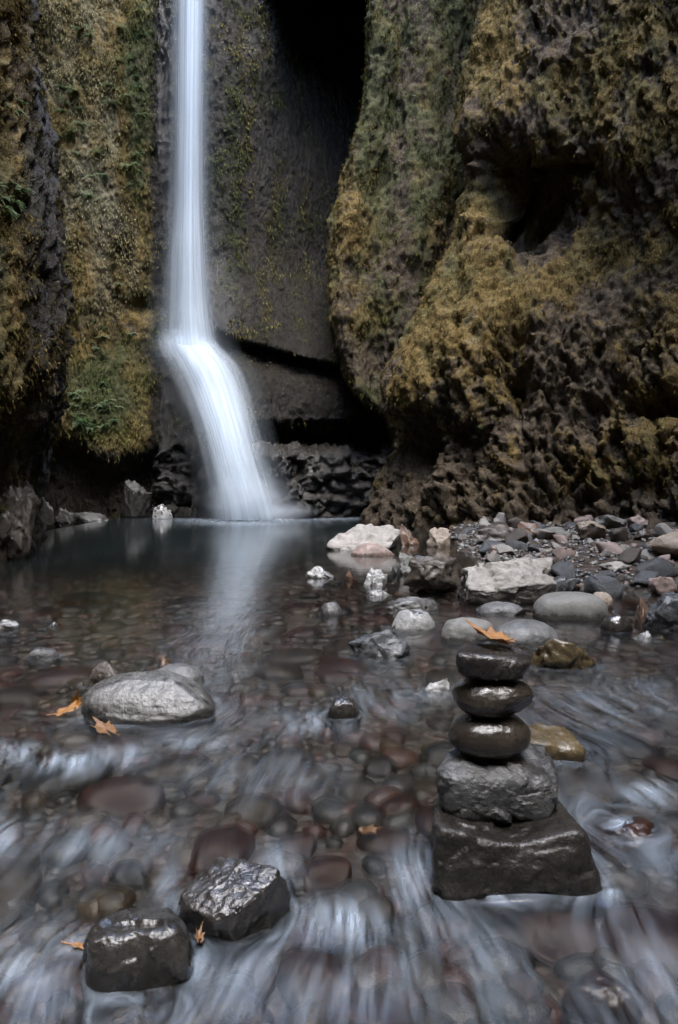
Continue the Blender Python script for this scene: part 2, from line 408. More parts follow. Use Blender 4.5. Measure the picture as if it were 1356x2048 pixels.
# --- back wall behind the falls
px = np.linspace(-180, 900, 430); py = np.concatenate([np.linspace(-480, 1060, 500)])
PX, PY = np.meshgrid(px, py)
def back_depth(PX, PY):
    Y = 17.75 + 0.0 * PX
    Y = Y - 0.5 * sstep(330, 60, PX) + 0.35 * np.exp(-((PX - 318) / 26.0) ** 2) * sstep(640, 560, PY)
    Y = Y + 2.0 * sstep(430, 800, PX) * sstep(760, 500, PY) + 0.9 * sstep(430, 800, PX)
    alc = sstep(530, 710, PX - 0.22 * (PY - 40)) * sstep(560, 200, PY)
    Y = Y + 1.3 * alc * sstep(-70, -20, PY)
    Y = Y - 2.4 * sstep(500, 600, PX) * sstep(-20, -75, PY)
    # bulge below the first ledge, carrying the lower cascade
    line = 665 + 0.30 * (PX - 440) - 10 * sstep(600, 700, PX)          # ledge line
    rt = sstep(395, 440, PX)
    below = PY - line
    Y = Y - 0.55 * rt * np.exp(-(np.minimum(below, 0) / 120.0) ** 2) * (below < 0)
    Y = Y + rt * (below >= 0) * (0.50 * np.exp(-below / 20.0) - 0.45 * sstep(0, 90, below) - 0.2)
    Y = Y + 0.85 * sstep(430, 520, PX) * sstep(835, 885, PY) * sstep(912, 888, PY)
    Y = Y - 0.75 * sstep(470, 520, PX) * sstep(888, 900, PY)
    Y = Y - 0.75 * sstep(700, 1000, PY) * np.exp(-((PX - 430) / 120.0) ** 2)
    # left foot: overhanging moss apron with a dark undercut
    ucl = 905 - 40 * np.exp(-((PX - 110) / 70.0) ** 2) + 30 * np.exp(-((PX - 210) / 40.) ** 2)
    Y = Y - 0.45 * sstep(640, 860, PY) * sstep(330, 200, PX)
    Y = Y + 0.7 * sstep(ucl - 20, ucl + 45, PY) * sstep(345, 300, PX)
    Y = Y + 0.5 * np.exp(-((PX - 290) / 35.) ** 2 - ((PY - 615) / 22.) ** 2)
    return Y
S = at(PX, PY, back_depth(PX, PY))
top = S[:1].copy(); tops = []
for k in range(14, 0, -1):
    r = S[0].copy(); a = k / 14.0
    r[:, 1] += 9.0 * a ** 1.6; r[:, 2] += 1.6 * math.sin(min(1, a * 1.6) * math.pi / 2) * 0.6; tops.append(r)
foot = S[-1].copy(); foot[:, 2] = -1.4
S = np.concatenate([np.array(tops), S, foot[None]], 0)
def back_relief(S, px, py, N):
    d, cav = base_relief(S, 0.50, 1.2, 0.5, .6)
    d = d * (1 - .45 * sstep(400, 470, px) * sstep(890, 870, py))
    T = S.copy()
    g1, g2, r2 = cell(T * np.array([2.4, 2.4, 3.0]) + 11); h1, h2, r3 = cell(T * 5.0 + 3)
    rb = sstep(875, 915, py) * sstep(300, 330, px)
    d = d + rb * ((r2 - .5) * 0.34 + (r3 - .5) * 0.12 + np.clip(g2 - g1, 0, .2) * 0.6)
    d = d + 0.05 * (0.5 - h1) * sstep(320, 440, px)
    return d * sstep(-480, -420, py) + 0.0, cav
def back_zone(Q, px, py):
    n = fbm(Q * 0.7 + 22, 3); n2 = fbm(Q * np.array([1.5, 1.5, .45]) + 9, 3)
    left = sstep(335, 285, px)
    moss = left * (0.85 + 0.7 * n) + (1 - left) * (0.28 + 1.1 * fbm(Q * np.array([1.8, 1.8, .35]) + 77, 3))
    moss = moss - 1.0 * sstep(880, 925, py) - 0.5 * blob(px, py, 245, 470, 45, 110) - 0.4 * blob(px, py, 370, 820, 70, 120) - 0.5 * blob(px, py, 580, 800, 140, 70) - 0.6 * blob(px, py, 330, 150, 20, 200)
    moss = moss + 0.35 * blob(px, py, 490, 330, 60, 200) * (1 - left)
    green = 0.9 * blob(px, py, 275, 190, 35, 230) + 0.5 * blob(px, py, 190, 800, 80, 90) + 0.35 * blob(px, py, 260, 690, 60, 60) + 0.8 * blob(px, py, 430, 400, 40, 230)
    hue = left * (0.80 + 0.6 * n2 - 0.30 * sstep(520, 800, py)) + (1 - left) * (0.30 + 0.8 * n2) - green
    wet = (1 - left) * (0.95 + 0.4 * n2) + left * (0.05 + 0.2 * n) + 0.55 * blob(px, py, 245, 470, 45, 120) + 0.7 * blob(px, py, 325, 180, 28, 260) + 0.5 * sstep(880, 920, py) + 0.5 * blob(px, py, 440, 590, 45, 110) + 0.5 * blob(px, py, 370, 820, 80, 130) + 0.3 * blob(px, py, 540, 60, 60, 90)  # right of the falls: wet rock plus overhang shade put into the colour
    return np.stack([moss, hue, wet], -1)
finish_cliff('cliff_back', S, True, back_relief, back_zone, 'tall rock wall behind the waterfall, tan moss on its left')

# --- left wall
L_rows = [
 (-2400, [(-420,3.0),(-60,7.7),(10,9.0),(35,10.4),(-10,13.5),(-70,18)]),
 (-700, [(-420,3.0),(-40,7.6),(30,8.8),(48,10.2),(0,13.5),(-60,18)]),
 (0,    [(-430,3.0),(-50,7.5),(34,8.7),(56,10.0),(10,13.5),(-50,18)]),
 (150,  [(-430,3.0),(-45,7.5),(50,8.6),(74,9.9),(30,13.5),(-40,18)]),
 (330,  [(-430,3.0),(-40,7.4),(76,8.5),(104,9.7),(50,13.5),(-30,18)]),
 (500,  [(-430,3.0),(-35,7.3),(90,8.4),(117,9.6),(70,13.5),(-20,18)]),
 (700,  [(-430,3.0),(-30,7.3),(92,8.4),(119,9.5),(80,13.5),(-20,18)]),
 (820,  [(-430,3.0),(-35,7.5),(80,8.7),(108,9.6),(70,13.5),(-20,18)]),
 (900,  [(-430,3.0),(-45,7.8),(50,9.0),(78,9.9),(50,13.5),(-30,18)]),
 (1045, [(-430,3.0),(-50,7.8),(40,9.0),(68,9.8),(40,13.5),(-40,18)]),
 (None, [(-430,3.0),(-50,7.8),(40,9.0),(66,9.8),(40,13.5),(-40,18)]),
]
G = []
for py_, nodes in L_rows:
    zr = -1.0 if py_ is None else None
    pw = [(-4.8, -14.0), (-4.5, -3.0), (-4.3, 2.0), (-4.2, 5.0)]
    zz = -1.0 if py_ is None else at(678, py_, 9)[2]
    r = [np.array([x, y, zz]) for x, y in pw]
    for q, Y in nodes[1:]:
        p = at(q, 1045 if py_ is None else py_, Y)
        if py_ is None: p[2] = -1.0
        r.append(p)
    G.append(r)
S = catmull(catmull(np.array(G), 12 * len(G), 0), 12 * len(G[0]), 1)
S = even(even(S, 0, 380, (lambda M: np.where(M[:, 2] > 9, 0.2, 1.0))), 1, 280, lambda M: np.where(M[:, 1] < 6.5, 0.25, np.where(M[:, 1] > 11, 0.35, 1.0)))
def left_relief(S, px, py, N):
    return base_relief(S, 0.62, 1.3, 0.45, .6)
def left_zone(Q, px, py):
    n = fbm(Q * 1.1 + 4, 3); n2 = fbm(Q * np.array([1.5, 1.5, .5]) + 19, 3)
    edge = sstep(25, 80, px)
    moss = 0.72 + 0.9 * n - 0.4 * edge - 0.5 * sstep(850, 930, py)
    hue = 0.40 + 0.5 * n2
    wet = 0.42 + 0.3 * n + 0.35 * edge
    return np.stack([moss, hue, wet], -1)
finish_cliff('cliff_left', S, True, left_relief, left_zone, 'golden mossy rock wall along the left edge of the pool')

# --- unseen gorge wall, added behind the camera to cut light on the foreground
gx = np.linspace(-9, 9, 40); gz = np.linspace(23, -1, 50)
X_, Z_ = np.meshgrid(gx, gz)
Yd = -13.5 + 0.06 * X_ ** 2 * 0.3
Q = np.stack([X_, Yd, Z_], -1); dd, cv = base_relief(Q, .9); Q[..., 1] += dd
zz = np.stack([.7 + 0 * X_, .5 + 0 * X_, .2 + 0 * X_], -1)
o = mesh_obj('added_downstream_wall', Q.reshape(-1, 3), grid_faces(50, 40), CLIFF, attrs={'zone': np.concatenate([zz.reshape(-1, 3), np.ones((2000, 1))], 1), 'relief': cv.ravel()})
tag(o, 'unseen mossy gorge wall added downstream to block light', kind='structure')
# ------------------------------------------------------------------ stream bed and beach
def bed(x, y):
    x = np.asarray(x, float); y = np.asarray(y, float)
    P = np.stack(np.broadcast_arrays(x, y, 0 * x), -1)
    n = fbm(P * 1.1, 3) * 0.07 + fbm(P * 4 + 8, 2) * 0.02
    z = -0.10 + n * sstep(0.0, 6.0, y + 2) * 0.8
    z = z - 0.75 * sstep(4.5, 13.5, y - 0.3 * x) * sstep(1.6, -0.6, x - 0.10 * y) - 0.35 * sstep(12.5, 15.0, y)
    b = sstep(0.9, 2.5, x + 0.5 * fbm(P * 0.9 + 3, 2) - 0.02 * (y - 6)) * sstep(5.3, 7.2, y + 0.9 * fbm(P * 0.8 + 33, 2))
    up = 0.05 + 0.20 * sstep(6.5, 12.5, y) + 0.06 * sstep(3, 6, x) + n * 0.9
    b = b * sstep(15.4, 13.6, y + 0.6 * (3.2 - x) * sstep(3.2, 1, x))
    z = z * (1 - b) + up * b
    z = z + 0.12 * sstep(4.2, 6.5, x) + 0.25 * sstep(-3.6, -4.6, x)
    return z
gu = np.concatenate([np.linspace(-40, -5, 12), np.linspace(-4.8, 7.2, 300), np.linspace(7.6, 40, 12)])
gv = np.concatenate([np.linspace(-40, -4, 12), np.linspace(-3.5, 0.4, 24), 0.5 * np.exp(np.linspace(0, math.log(16.5 / 0.5), 330)), np.linspace(17.2, 60, 14)])
GX, GY = np.meshgrid(gu, gv)
t = NT('wet_gravel_bed')
geo = t.n('NewGeometry'); P = geo.outputs['Position']
n1 = t.noise(P, 1.1, 4); n2 = t.noise(P, 9, 6, 0.7); v = t.n('TexVoronoi', {'Vector': P, 'Scale': 16.0}); vc = t.n('SeparateColor', {0: v.outputs['Color']})
c = t.mix(t.ramp(n2, .35, .65), (0.019, 0.014, 0.010), (0.055, 0.043, 0.032))
c = t.mix(t.ramp(vc.outputs[0], 0.5, 1.0, 0, .7), c, (0.072, 0.034, 0.023))
c = t.mix(t.ramp(vc.outputs[1], 0.6, 1.0, 0, .6), c, (0.083, 0.080, 0.072))
c = t.mix(t.ramp(n1, .5, .7, 0, .5), c, (0.030, 0.028, 0.012))
hg = t.math('ADD', t.math('MULTIPLY', v.outputs['Distance'], -0.8), t.math('MULTIPLY', n2, 0.4))
bp = t.n('Bump', {'Strength': 0.8, 'Distance': 0.04, 'Height': hg})
BEDM = t.done(t.n('BsdfPrincipled', {'Base Color': c, 'Roughness': 0.42, 'Normal': bp.outputs[0]}).outputs[0])
o = mesh_obj('stream_bed', np.stack([GX, GY, bed(GX, GY)], -1).reshape(-1, 3), grid_faces(len(gv), len(gu)), BEDM)
tag(o, 'brown gravel bed under the stream, rising to the beach', kind='structure')

# ------------------------------------------------------------------ rocks
_ico = {}
def ico(sub):
    if sub not in _ico:
        bm = bmesh.new(); bmesh.ops.create_icosphere(bm, subdivisions=sub, radius=1.0)
        bm.verts.ensure_lookup_table()
        V = np.array([v.co[:] for v in bm.verts]); Fc = np.array([[v.index for v in f.verts] for f in bm.faces]); bm.free()
        _ico[sub] = (V / np.linalg.norm(V, axis=1, keepdims=True), Fc)
    return _ico[sub]
def rock_shape(seed, e=2.3, cuts=0, cut=0.72, soft=0.85, amp=0.08, fr=1.6, fine=0.012, sub=5, taper=0.0, chip=0.0):
    """unit rock: superellipsoid, flattened by random planes, roughened; returns verts in [-1,1] box"""
    r = np.random.RandomState(seed); D, Fc = ico(sub)
    p = D / ((np.abs(D) ** e).sum(1, keepdims=True)) ** (1 / e)
    p = p * (1 + amp * 1.6 * fbm(D * fr + seed * 3.1, 3)[:, None])
    for k in range(cuts):
        n = r.normal(size=3); n /= np.linalg.norm(n)
        c_ = cut * (0.85 + 0.35 * r.rand()); d = p @ n - c_
        p = p - np.clip(d, 0, None)[:, None] * n * soft
    if taper: p[:, :2] *= (1 - taper * p[:, 2:3])
    p = p + D * (amp * 0.5 * fbm(p * fr * 2.4 + seed, 3) + fine * fbm(p * 9 + seed, 3))[:, None]
    if chip:
        p = p + D * (facet(p * 1.7 + seed * .37) * chip * 1.6 + facet(p * 4.1 + seed * .71) * chip * .6)[:, None]
    lo, hi = p.min(0), p.max(0)
    return (p - (lo + hi) / 2) / ((hi - lo) / 2), Fc
def hex_shape(seed, corners, e=7.0, amp=0.02, fr=3.0, fine=0.006, sub=5, chip=0.0):
    """a block given by its eight corners (x-,x+ / y-,y+ / z-,z+), edges worn round"""
    D, Fc = ico(sub)
    p = D / ((np.abs(D) ** e).sum(1, keepdims=True)) ** (1 / e)
    C = np.asarray(corners, float).reshape(2, 2, 2, 3)            # [ix][iy][iz]
    u = (np.clip(p, -1, 1) + 1) / 2
    q = 0
    for i in (0, 1):
        for j in (0, 1):
            for k in (0, 1):
                wgt = (u[:, 0] if i else 1 - u[:, 0]) * (u[:, 1] if j else 1 - u[:, 1]) * (u[:, 2] if k else 1 - u[:, 2])
                q = q + wgt[:, None] * C[i, j, k]
    s = np.linalg.norm(q.max(0) - q.min(0)) / 2
    q = q + D * (s * (amp * fbm(q / s * fr + seed, 4) + fine * fbm(q / s * 14 + seed, 3)))[:, None]
    if chip:
        q = q + D * (s * chip * (facet(q / s * 2.2 + seed) * 1.4 + facet(q / s * 5.5 + seed) * .5))[:, None]
    return q, Fc

MAT = dict(
    pale = rock_mat('pale_grey_basalt', (0.143, 0.133, 0.121), (0.248, 0.232, 0.211), 0.6, 45, bump=.6),
    tan = rock_mat('tan_stone', (0.136, 0.108, 0.081), (0.236, 0.198, 0.158), 0.6, 40, bump=.6),
    pink = rock_mat('pinkish_stone', (0.136, 0.096, 0.081), (0.229, 0.180, 0.161), 0.5, 40),
    rust = rock_mat('rust_stained_stone', (0.053, 0.042, 0.032), (0.149, 0.077, 0.043), 0.5, 30, pale=(0.136, 0.124, 0.112), pale_amt=.3),
    grey = rock_mat('smooth_grey_stone', (0.081, 0.081, 0.073), (0.127, 0.124, 0.115), 0.55, 90, bump=.35),
    speck = rock_mat('speckled_grey_stone', (0.053, 0.053, 0.053), (0.124, 0.124, 0.124), 0.32, 120, bump=.6, coat=0.6),
    dark = rock_mat('dark_basalt', (0.014, 0.012, 0.012), (0.037, 0.034, 0.031), 0.24, 45, pits=.7, wetall=.25, bump=.36, coat=1.0),
    wetblk = rock_mat('wet_black_basalt', (0.010, 0.009, 0.008), (0.030, 0.027, 0.024), 0.3, 90, wetall=.1, bump=.24, spec=.3, coat=1.0),
    brown = rock_mat('dark_brown_basalt', (0.028, 0.022, 0.017), (0.074, 0.062, 0.051), 0.42, 35, pits=.4, bump=.5, coat=0.4),
    olive = rock_mat('olive_brown_stone', (0.037, 0.029, 0.017), (0.096, 0.071, 0.036), 0.25, 35, pale=(0.161, 0.152, 0.130), pale_amt=.15, wetall=.1, coat=0.7),
    blue = rock_mat('blue_grey_basalt', (0.028, 0.031, 0.034), (0.081, 0.084, 0.087), 0.3, 50, pits=.4, bump=.5, coat=0.7),
    red = rock_mat('red_brown_stone', (0.022, 0.011, 0.008), (0.055, 0.026, 0.018), 0.2, 35, wetall=.1, coat=0.9),
    foot = rock_mat('dark_foot_stone', (0.008, 0.007, 0.006), (0.028, 0.025, 0.022), 0.5, 40, bump=.6),
    silver = rock_mat('silvery_wet_basalt', (0.019, 0.017, 0.017), (0.046, 0.045, 0.042), 0.19, 50, pale=(0.248, 0.248, 0.242), pale_amt=.62, wetline=.02, bump=.5, coat=0.9),
    spot = rock_mat('pale_boulder_with_dark_pits', (0.040, 0.038, 0.036), (0.115, 0.115, 0.112), 0.26, 70, pits=0.9, pit_scale=13.0, bump=.4, wetline=.09, coat=0.6),
)
def put_rock(name, box, mat, label, cat='rock', seed=1, dr=0.75, sub=5, group=None, base_z=None, lift=0.0, roll=0.0, lm=None, ztop=None, **kw):
    x0, y0, x1, y1 = box
    g = gnd((x0 + x1) / 2, y1, base_z if base_z is not None else 0.0)
    W = (x1 - x0) / F * g[1] * 1.03; Dp = W * dr; Yc = g[1] + 0.42 * Dp
    W = (x1 - x0) / F * math.hypot(Yc, 0.0) * 1.02; Dp = W * dr
    zt = at((x0 + x1) / 2, y0, Yc + 0.12 * Dp)[2]
    if ztop is not None: zt = ztop
    xc = at((x0 + x1) / 2, y1, Yc)[0]
    zb = float(bed(xc, Yc)) - 0.03 - lift
    zb = min(zb, zt - 0.04)
    p, Fc = rock_shape(seed, sub=sub, **kw)
    if roll:
        R = np.array(Matrix.Rotation(roll, 3, 'Y')); p = p @ R.T; lo, hi = p.min(0), p.max(0); p = (p - (lo + hi) / 2) / ((hi - lo) / 2)
    p = p * np.array([W / 2, Dp / 2, (zt - zb) / 2]) + np.array([0, 0, (zt - zb) / 2])
    o = mesh_obj(name, p, Fc, MAT[mat], loc=(xc, Yc, zb))
    tag(o, label, cat, group)
    ROCKS.append((xc, Yc, W / 2, Dp / 2, zt))
    if lm: LAND.append((lm, xc, Yc))
    return o
ROCKS = []; LAND = []
ANG = dict(e=2.6, cuts=18, cut=0.54, soft=1.0, amp=0.11, fine=0.035, chip=0.09)
RND = dict(e=2.3, cuts=5, cut=0.82, soft=0.7, amp=0.08, fine=0.012)
FLAT = dict(e=2.4, cuts=7, cut=0.74, soft=0.8, amp=0.10, fine=0.022, chip=.03)
put_rock('boulder', (652,1046,800,1101), 'pale', 'large pale grey boulder at the pool edge, left of the rust and white blocks', 'boulder', 11, .7, **{**ANG, 'cuts': 8, 'cut': .7}, lm='large pale boulder')
put_rock('boulder', (698,1084,800,1112), 'pink', 'low flat pinkish rock in the water in front of the large pale boulder', 'rock', 12, .6, **FLAT)
put_rock('boulder', (800,1048,857,1092), 'rust', 'rust stained block between the large pale boulder and a whitish block', 'rock', 13, .8, **ANG)
put_rock('boulder', (854,1055,906,1095), 'tan', 'whitish tan block right of the rust stained block', 'rock', 14, .8, **ANG)
put_rock('rock', (608,1130,690,1157), 'silver', 'low jagged wet rock, leftmost of the shoal beyond the cairn', 'rock', 15, .6, **ANG, lm='low jagged wet rock')
put_rock('rock', (686,1140,716,1160), 'rust', 'small brown stone just right of the low jagged wet rock', 'rock', 16, **ANG)
put_rock('rock', (728,1135,776,1172), 'silver', 'small jagged glistening rock left of the big dark brown boulder', 'rock', 17, .8, **ANG)
put_rock('rock', (772,1129,800,1150), 'blue', 'tiny grey wet stone behind the small jagged glistening rock', 'rock', 18, .8, **ANG)
put_rock('rock', (725,1178,785,1194), 'silver', 'flat shiny stone barely above water below the small jagged rock', 'rock', 19, .7, **FLAT)
put_rock('boulder', (797,1103,862,1150), 'grey', 'grey angular boulder leaning behind the big dark brown boulder', 'boulder', 20, .8, **ANG)
put_rock('boulder', (806,1110,926,1188), 'brown', 'big dark brown boulder left of the large pale angular slab', 'boulder', 21, .8, **{**ANG, 'amp': .10}, lm='big dark brown boulder')
put_rock('boulder', (918,1112,1112,1207), 'pale', 'large pale angular broken slab at the front of the beach', 'boulder', 22, .65, sub=6, roll=.25, **{**ANG, 'cuts': 16, 'cut': .55, 'chip': .06}, lm='pale angular slab')
put_rock('boulder', (1176,1183,1226,1217), 'tan', 'small tan rounded stone behind the oval grey boulder', 'rock', 24, .8, **RND)
put_rock('boulder', (1068,1183,1212,1239), 'grey', 'smooth oval grey boulder standing in shallow water', 'boulder', 23, .6, e=2.6, cuts=0, amp=0.03, fine=.004, lm='oval grey boulder')
put_rock('rock', (770,1191,878,1222), 'spot', 'flat pale rock with wet shine, behind the pale rounded stone', 'rock', 25, .6, **FLAT)
put_rock('rock', (783,1218,872,1262), 'silver', 'pale rounded stone with glistening top beyond the cairn', 'rock', 26, .7, **RND, lm='pale rounded glistening stone')
put_rock('rock', (640,1203,686,1231), 'speck', 'small dark round stone alone in the pool shallows', 'rock', 27, .8, **RND, lm='small dark round stone')
put_rock('rock', (697,1255,822,1317), 'blue', 'dark angular glinting rock left of the cairn, between pool and rapids', 'rock', 28, .65, **{**ANG, 'amp': .09}, lm='dark angular glinting rock')
put_rock('rock', (878,1231,992,1285), 'grey', 'smooth grey boulder directly behind the top of the cairn', 'boulder', 29, .7, **RND)
put_rock('rock', (984,1237,1117,1293), 'speck', 'rounded speckled grey boulder behind and right of the cairn top', 'boulder', 30, .7, e=2.2, cuts=0, amp=.05, fine=.006, lm='speckled grey boulder')
put_rock('rock', (1046,1268,1192,1338), 'olive', 'angular olive brown rock right of the cairn top', 'rock', 31, .6, **{**ANG, 'cut': .55}, lm='angular olive brown rock')
put_rock('rock', (1203,1228,1262,1264), 'wetblk', 'small dark wet round stone below the oval grey boulder', 'rock', 32, .8, **RND)
put_rock('boulder', (1284,1183,1420,1264), 'blue', 'big blue grey boulder cut by the right edge of the photo', 'boulder', 33, .7, **{**ANG, 'cuts': 6, 'cut': .7}, lm='blue grey boulder')
put_rock('rock', (1268,1192,1302,1252), 'rust', 'reddish stone leaning on the big blue grey boulder', 'rock', 34, .7, **ANG)
put_rock('rock', (1272,1262,1306,1279), 'silver', 'tiny bright stone in the water below the blue grey boulder', 'rock', 35, .8, **ANG)
put_rock('rock', (953,1204,1052,1230), 'speck', 'flat dark stone in the water below the pale angular slab', 'rock', 36, .6, **FLAT)
put_rock('rock', (838,1357,908,1387), 'silver', 'small pale wet stone just left of the cairn top stones', 'rock', 37, .7, **ANG, lm='small pale wet stone')
put_rock('rock', (648,1392,722,1440), 'wetblk', 'dark wet knob of rock in mid stream left of the cairn', 'rock', 38, .8, **{**RND, 'amp': .09}, lm='dark wet knob')
put_rock('rock', (166,1324,242,1374), 'brown', 'dark pitted stone behind the left end of the pale spotted boulder', 'rock', 40, .8, **{**ANG, 'fine': .03})
put_rock('rock', (290,1325,410,1372), 'speck', 'rounded grey stone behind the right end of the pale spotted boulder', 'rock', 41, .6, **RND)
put_rock('rock', (313,1311,352,1334), 'rust', 'small stone peeping out behind the rounded grey stone', 'rock', 42, .8, **ANG)
put_rock('boulder', (166,1343,436,1442), 'spot', 'large pale boulder with dark pits in the left of the stream', 'boulder', 39, .62, sub=6, e=2.5, cuts=5, cut=.78, soft=.7, amp=.06, fine=.012, lm='pale spotted boulder')
put_rock('rock', (-12,1238,36,1259), 'silver', 'pale wet stone at the left edge of the photo, in the pool', 'rock', 43, .8, **FLAT)
put_rock('rock', (94,1243,122,1254), 'silver', 'tiny bright stone in the pool near the left edge', 'rock', 44, .8, **ANG)
put_rock('rock', (58,1294,118,1318), 'speck', 'low dark stone in the shallows above the fallen leaves', 'rock', 45, .8, **FLAT, lm='low dark stone')
put_rock('rock', (356,1722,584,1876), 'dark', 'dark pitted wet rock with white glints beside the boxy black rock', 'rock', 46, .72, sub=6, **{**FLAT, 'amp': .08, 'cuts': 8, 'cut': .72, 'fine': .018}, lm='dark pitted wet rock')
put_rock('rock', (184,1975,372,2070), 'brown', 'brown slab just under water in front of the boxy black rock', 'rock', 48, .7, sub=5, ztop=-.002, **FLAT)
put_rock('rock', (1165,1585,1335,1678), 'red', 'red brown slab washed by foam right of the cairn', 'rock', 49, .8, sub=5, ztop=.022, **{**FLAT, 'cuts': 8}, lm='red brown slab')
put_rock('rock', (1122,1893,1290,1985), 'red', 'red brown flat stone under water in the lower right corner', 'rock', 50, .7, ztop=-.008, **FLAT, lm='red brown corner stone')
# wedge of olive stone behind the cairn's right side
def block(name, pts, mat, label, cat, seed, **kw):
    q, Fc = hex_shape(seed, pts, **kw); b = np.array([q[:, 0].mean(), q[:, 1].mean(), q[:, 2].min()])
    o = mesh_obj(name, q - b, Fc, MAT[mat], loc=b); tag(o, label, cat)
    lo, hi = q.min(0), q.max(0); ROCKS.append(((lo[0] + hi[0]) / 2, (lo[1] + hi[1]) / 2, (hi[0] - lo[0]) / 2, (hi[1] - lo[1]) / 2, hi[2]))
    return o
def low(p, z): p = np.array(p, float); p[2] = z; return p
Yv = gnd(1110, 1527)[1]
block('rock', [low(gnd(1010,1530), -.14), at(1030,1478,Yv), low(gnd(1010,1470), -.14), at(1060,1440,Yv+.16),
               low(gnd(1178,1530), -.14), at(1178,1503,Yv), low(gnd(1170,1470), -.14), at(1135,1448,Yv+.16)], 'olive',
      'olive brown wedge of stone behind the lower right of the cairn', 'rock', 61, e=6, amp=.03, chip=.03)

def fit_px(q, box, bottom=True):
    """scale and shift a stone until it covers that box of the photograph at its own distance"""
    q = q.copy()
    for _ in range(6):
        X, Y = proj(q); c_ = (q.max(0) + q.min(0)) / 2
        sx = (box[2] - box[0]) / (X.max() - X.min()); k = c_[1] / F
        q[:, 0] = c_[0] + (q[:, 0] - c_[0]) * sx
        X, Y = proj(q); q[:, 0] += ((box[0] + box[2]) / 2 - (X.max() + X.min()) / 2) * k
        hz = q[:, 2].max() - q[:, 2].min(); dh = ((box[3] - box[1]) - (Y.max() - Y.min())) * k
        q[:, 2] = q[:, 2].min() + (q[:, 2] - q[:, 2].min()) * max(.3, (hz + dh) / hz)
        X, Y = proj(q); q[:, 2] -= ((box[1] + box[3]) / 2 - (Y.max() + Y.min()) / 2) * k
    return q
Ya = gnd(270, 1990)[1]; ya = Ya + .19
block('rock', [low(gnd(168,1992), -.13), at(160,1880,Ya+.0), low(at(140,1960,ya), -.13), at(195,1812,ya),
               low(gnd(392,1985), -.13), at(384,1850,Ya+.04), low(at(400,1960,ya+.03), -.13), at(350,1800,ya)], 'wetblk',
      'boxy black wet rock in the lower left foreground', 'rock', 47, e=5, amp=.035, fr=3, fine=.006, sub=6, chip=.03)
# ---- cairn of five stones
YC = 1.80
Yf = gnd(1030, 1800)[1]
yb = Yf + 0.30
B = [low(gnd(868,1806), -.13), at(864,1652,Yf+.01), low((at(850,1800,yb))*1.0, -.13), at(872,1585,yb),
     low(gnd(1243,1808), -.13), at(1178,1655,Yf+.03), low(at(1190,1800,yb), -.13), at(1112,1590,yb)]
q, Fc = hex_shape(71, B, e=14, amp=.022, fr=3, fine=.010, sub=6, chip=.022)
cx = at(1005, 1660, Yf + .09)
sc = np.exp(-(((q[:, 0] - cx[0]) / .12) ** 2 + ((q[:, 1] - cx[1]) / .13) ** 2))
q[:, 2] -= sc * 0.045 * sstep(0.06, 0.14, q[:, 2])
tr = sstep(.06, .16, q[:, 2]); 
b = np.array([q[:, 0].mean(), q[:, 1].mean(), q[:, 2].min()])
CAIRN = 'stones stacked in the cairn'
o = mesh_obj('cairn_stone', q - b, Fc, rock_mat('cairn_base_stone', (0.009, 0.008, 0.007), (0.027, 0.024, 0.021), .3, 60, pits=.15, wetline=.02, wetall=.1, bump=.42, spec=.2, coat=0.7), loc=b)
tag(o, 'dark wedge shaped base stone at the bottom of the cairn', 'stone', CAIRN)
ROCKS.append((at(1035,1700,Yf+.13)[0], Yf + .15, .20, .15, .2))
# second: chunky wet block, its silvery glints partly painted
yf4, yb4 = YC - .12, YC + .11
B = [at(885,1640,yf4+.02), at(872,1560,yf4), at(890,1600,yb4), at(890,1490,yb4-.01),
     at(1100,1645,yf4+.02), at(1116,1570,yf4+.02), at(1095,1600,yb4), at(1100,1492,yb4)]
q4, Fc = hex_shape(72, B, e=5.0, amp=.06, fr=2.6, fine=.016, sub=6, chip=.04)
q4 = fit_px(q4, (870, 1486, 1118, 1652)); z4 = q4[:, 2].max()
zz_ = q[(abs(q[:, 0] - q4[:, 0].mean()) < .07) & (abs(q[:, 1] - q4[:, 1].mean()) < .08) & (q[:, 2] > .03)][:, 2]; zb_ = min(np.quantile(zz_, .5), max(q4[:, 2].min(), np.quantile(zz_, .15)))
q4[:, 2] = (zb_ - .008) + (q4[:, 2] - q4[:, 2].min()) * (z4 - zb_ + .008) / (z4 - q4[:, 2].min())
0 and print('CAIRN 4', q4[:, 2].min(), q4[:, 2].max(), 'base', q[:, 2].max(), 'base at centre', q[(abs(q[:,0]-q4[:,0].mean())<.04)&(abs(q[:,1]-q4[:,1].mean())<.06)&(q[:,2]>0)][:,2].max())
GLINT_STONE = rock_mat('cairn_glint_stone', (0.016, 0.015, 0.014), (0.042, 0.039, 0.036), .13, 60, pale=(0.075, 0.075, 0.074), pale_amt=.5, wetline=.001, bump=.7, coat=1.0)  # pale patches paint part of the sky glints into the colour
b = np.array([q4[:, 0].mean(), q4[:, 1].mean(), q4[:, 2].min()])
o = mesh_obj('cairn_stone', q4 - b, Fc, GLINT_STONE, loc=b); tag(o, 'chunky wet block with partly painted silvery glints, second from the bottom of the cairn', 'stone', CAIRN)
STK = [z4]
def remap(z, lo): return lo + (z - z.min()) * (z.max() - lo) / (z.max() - z.min())
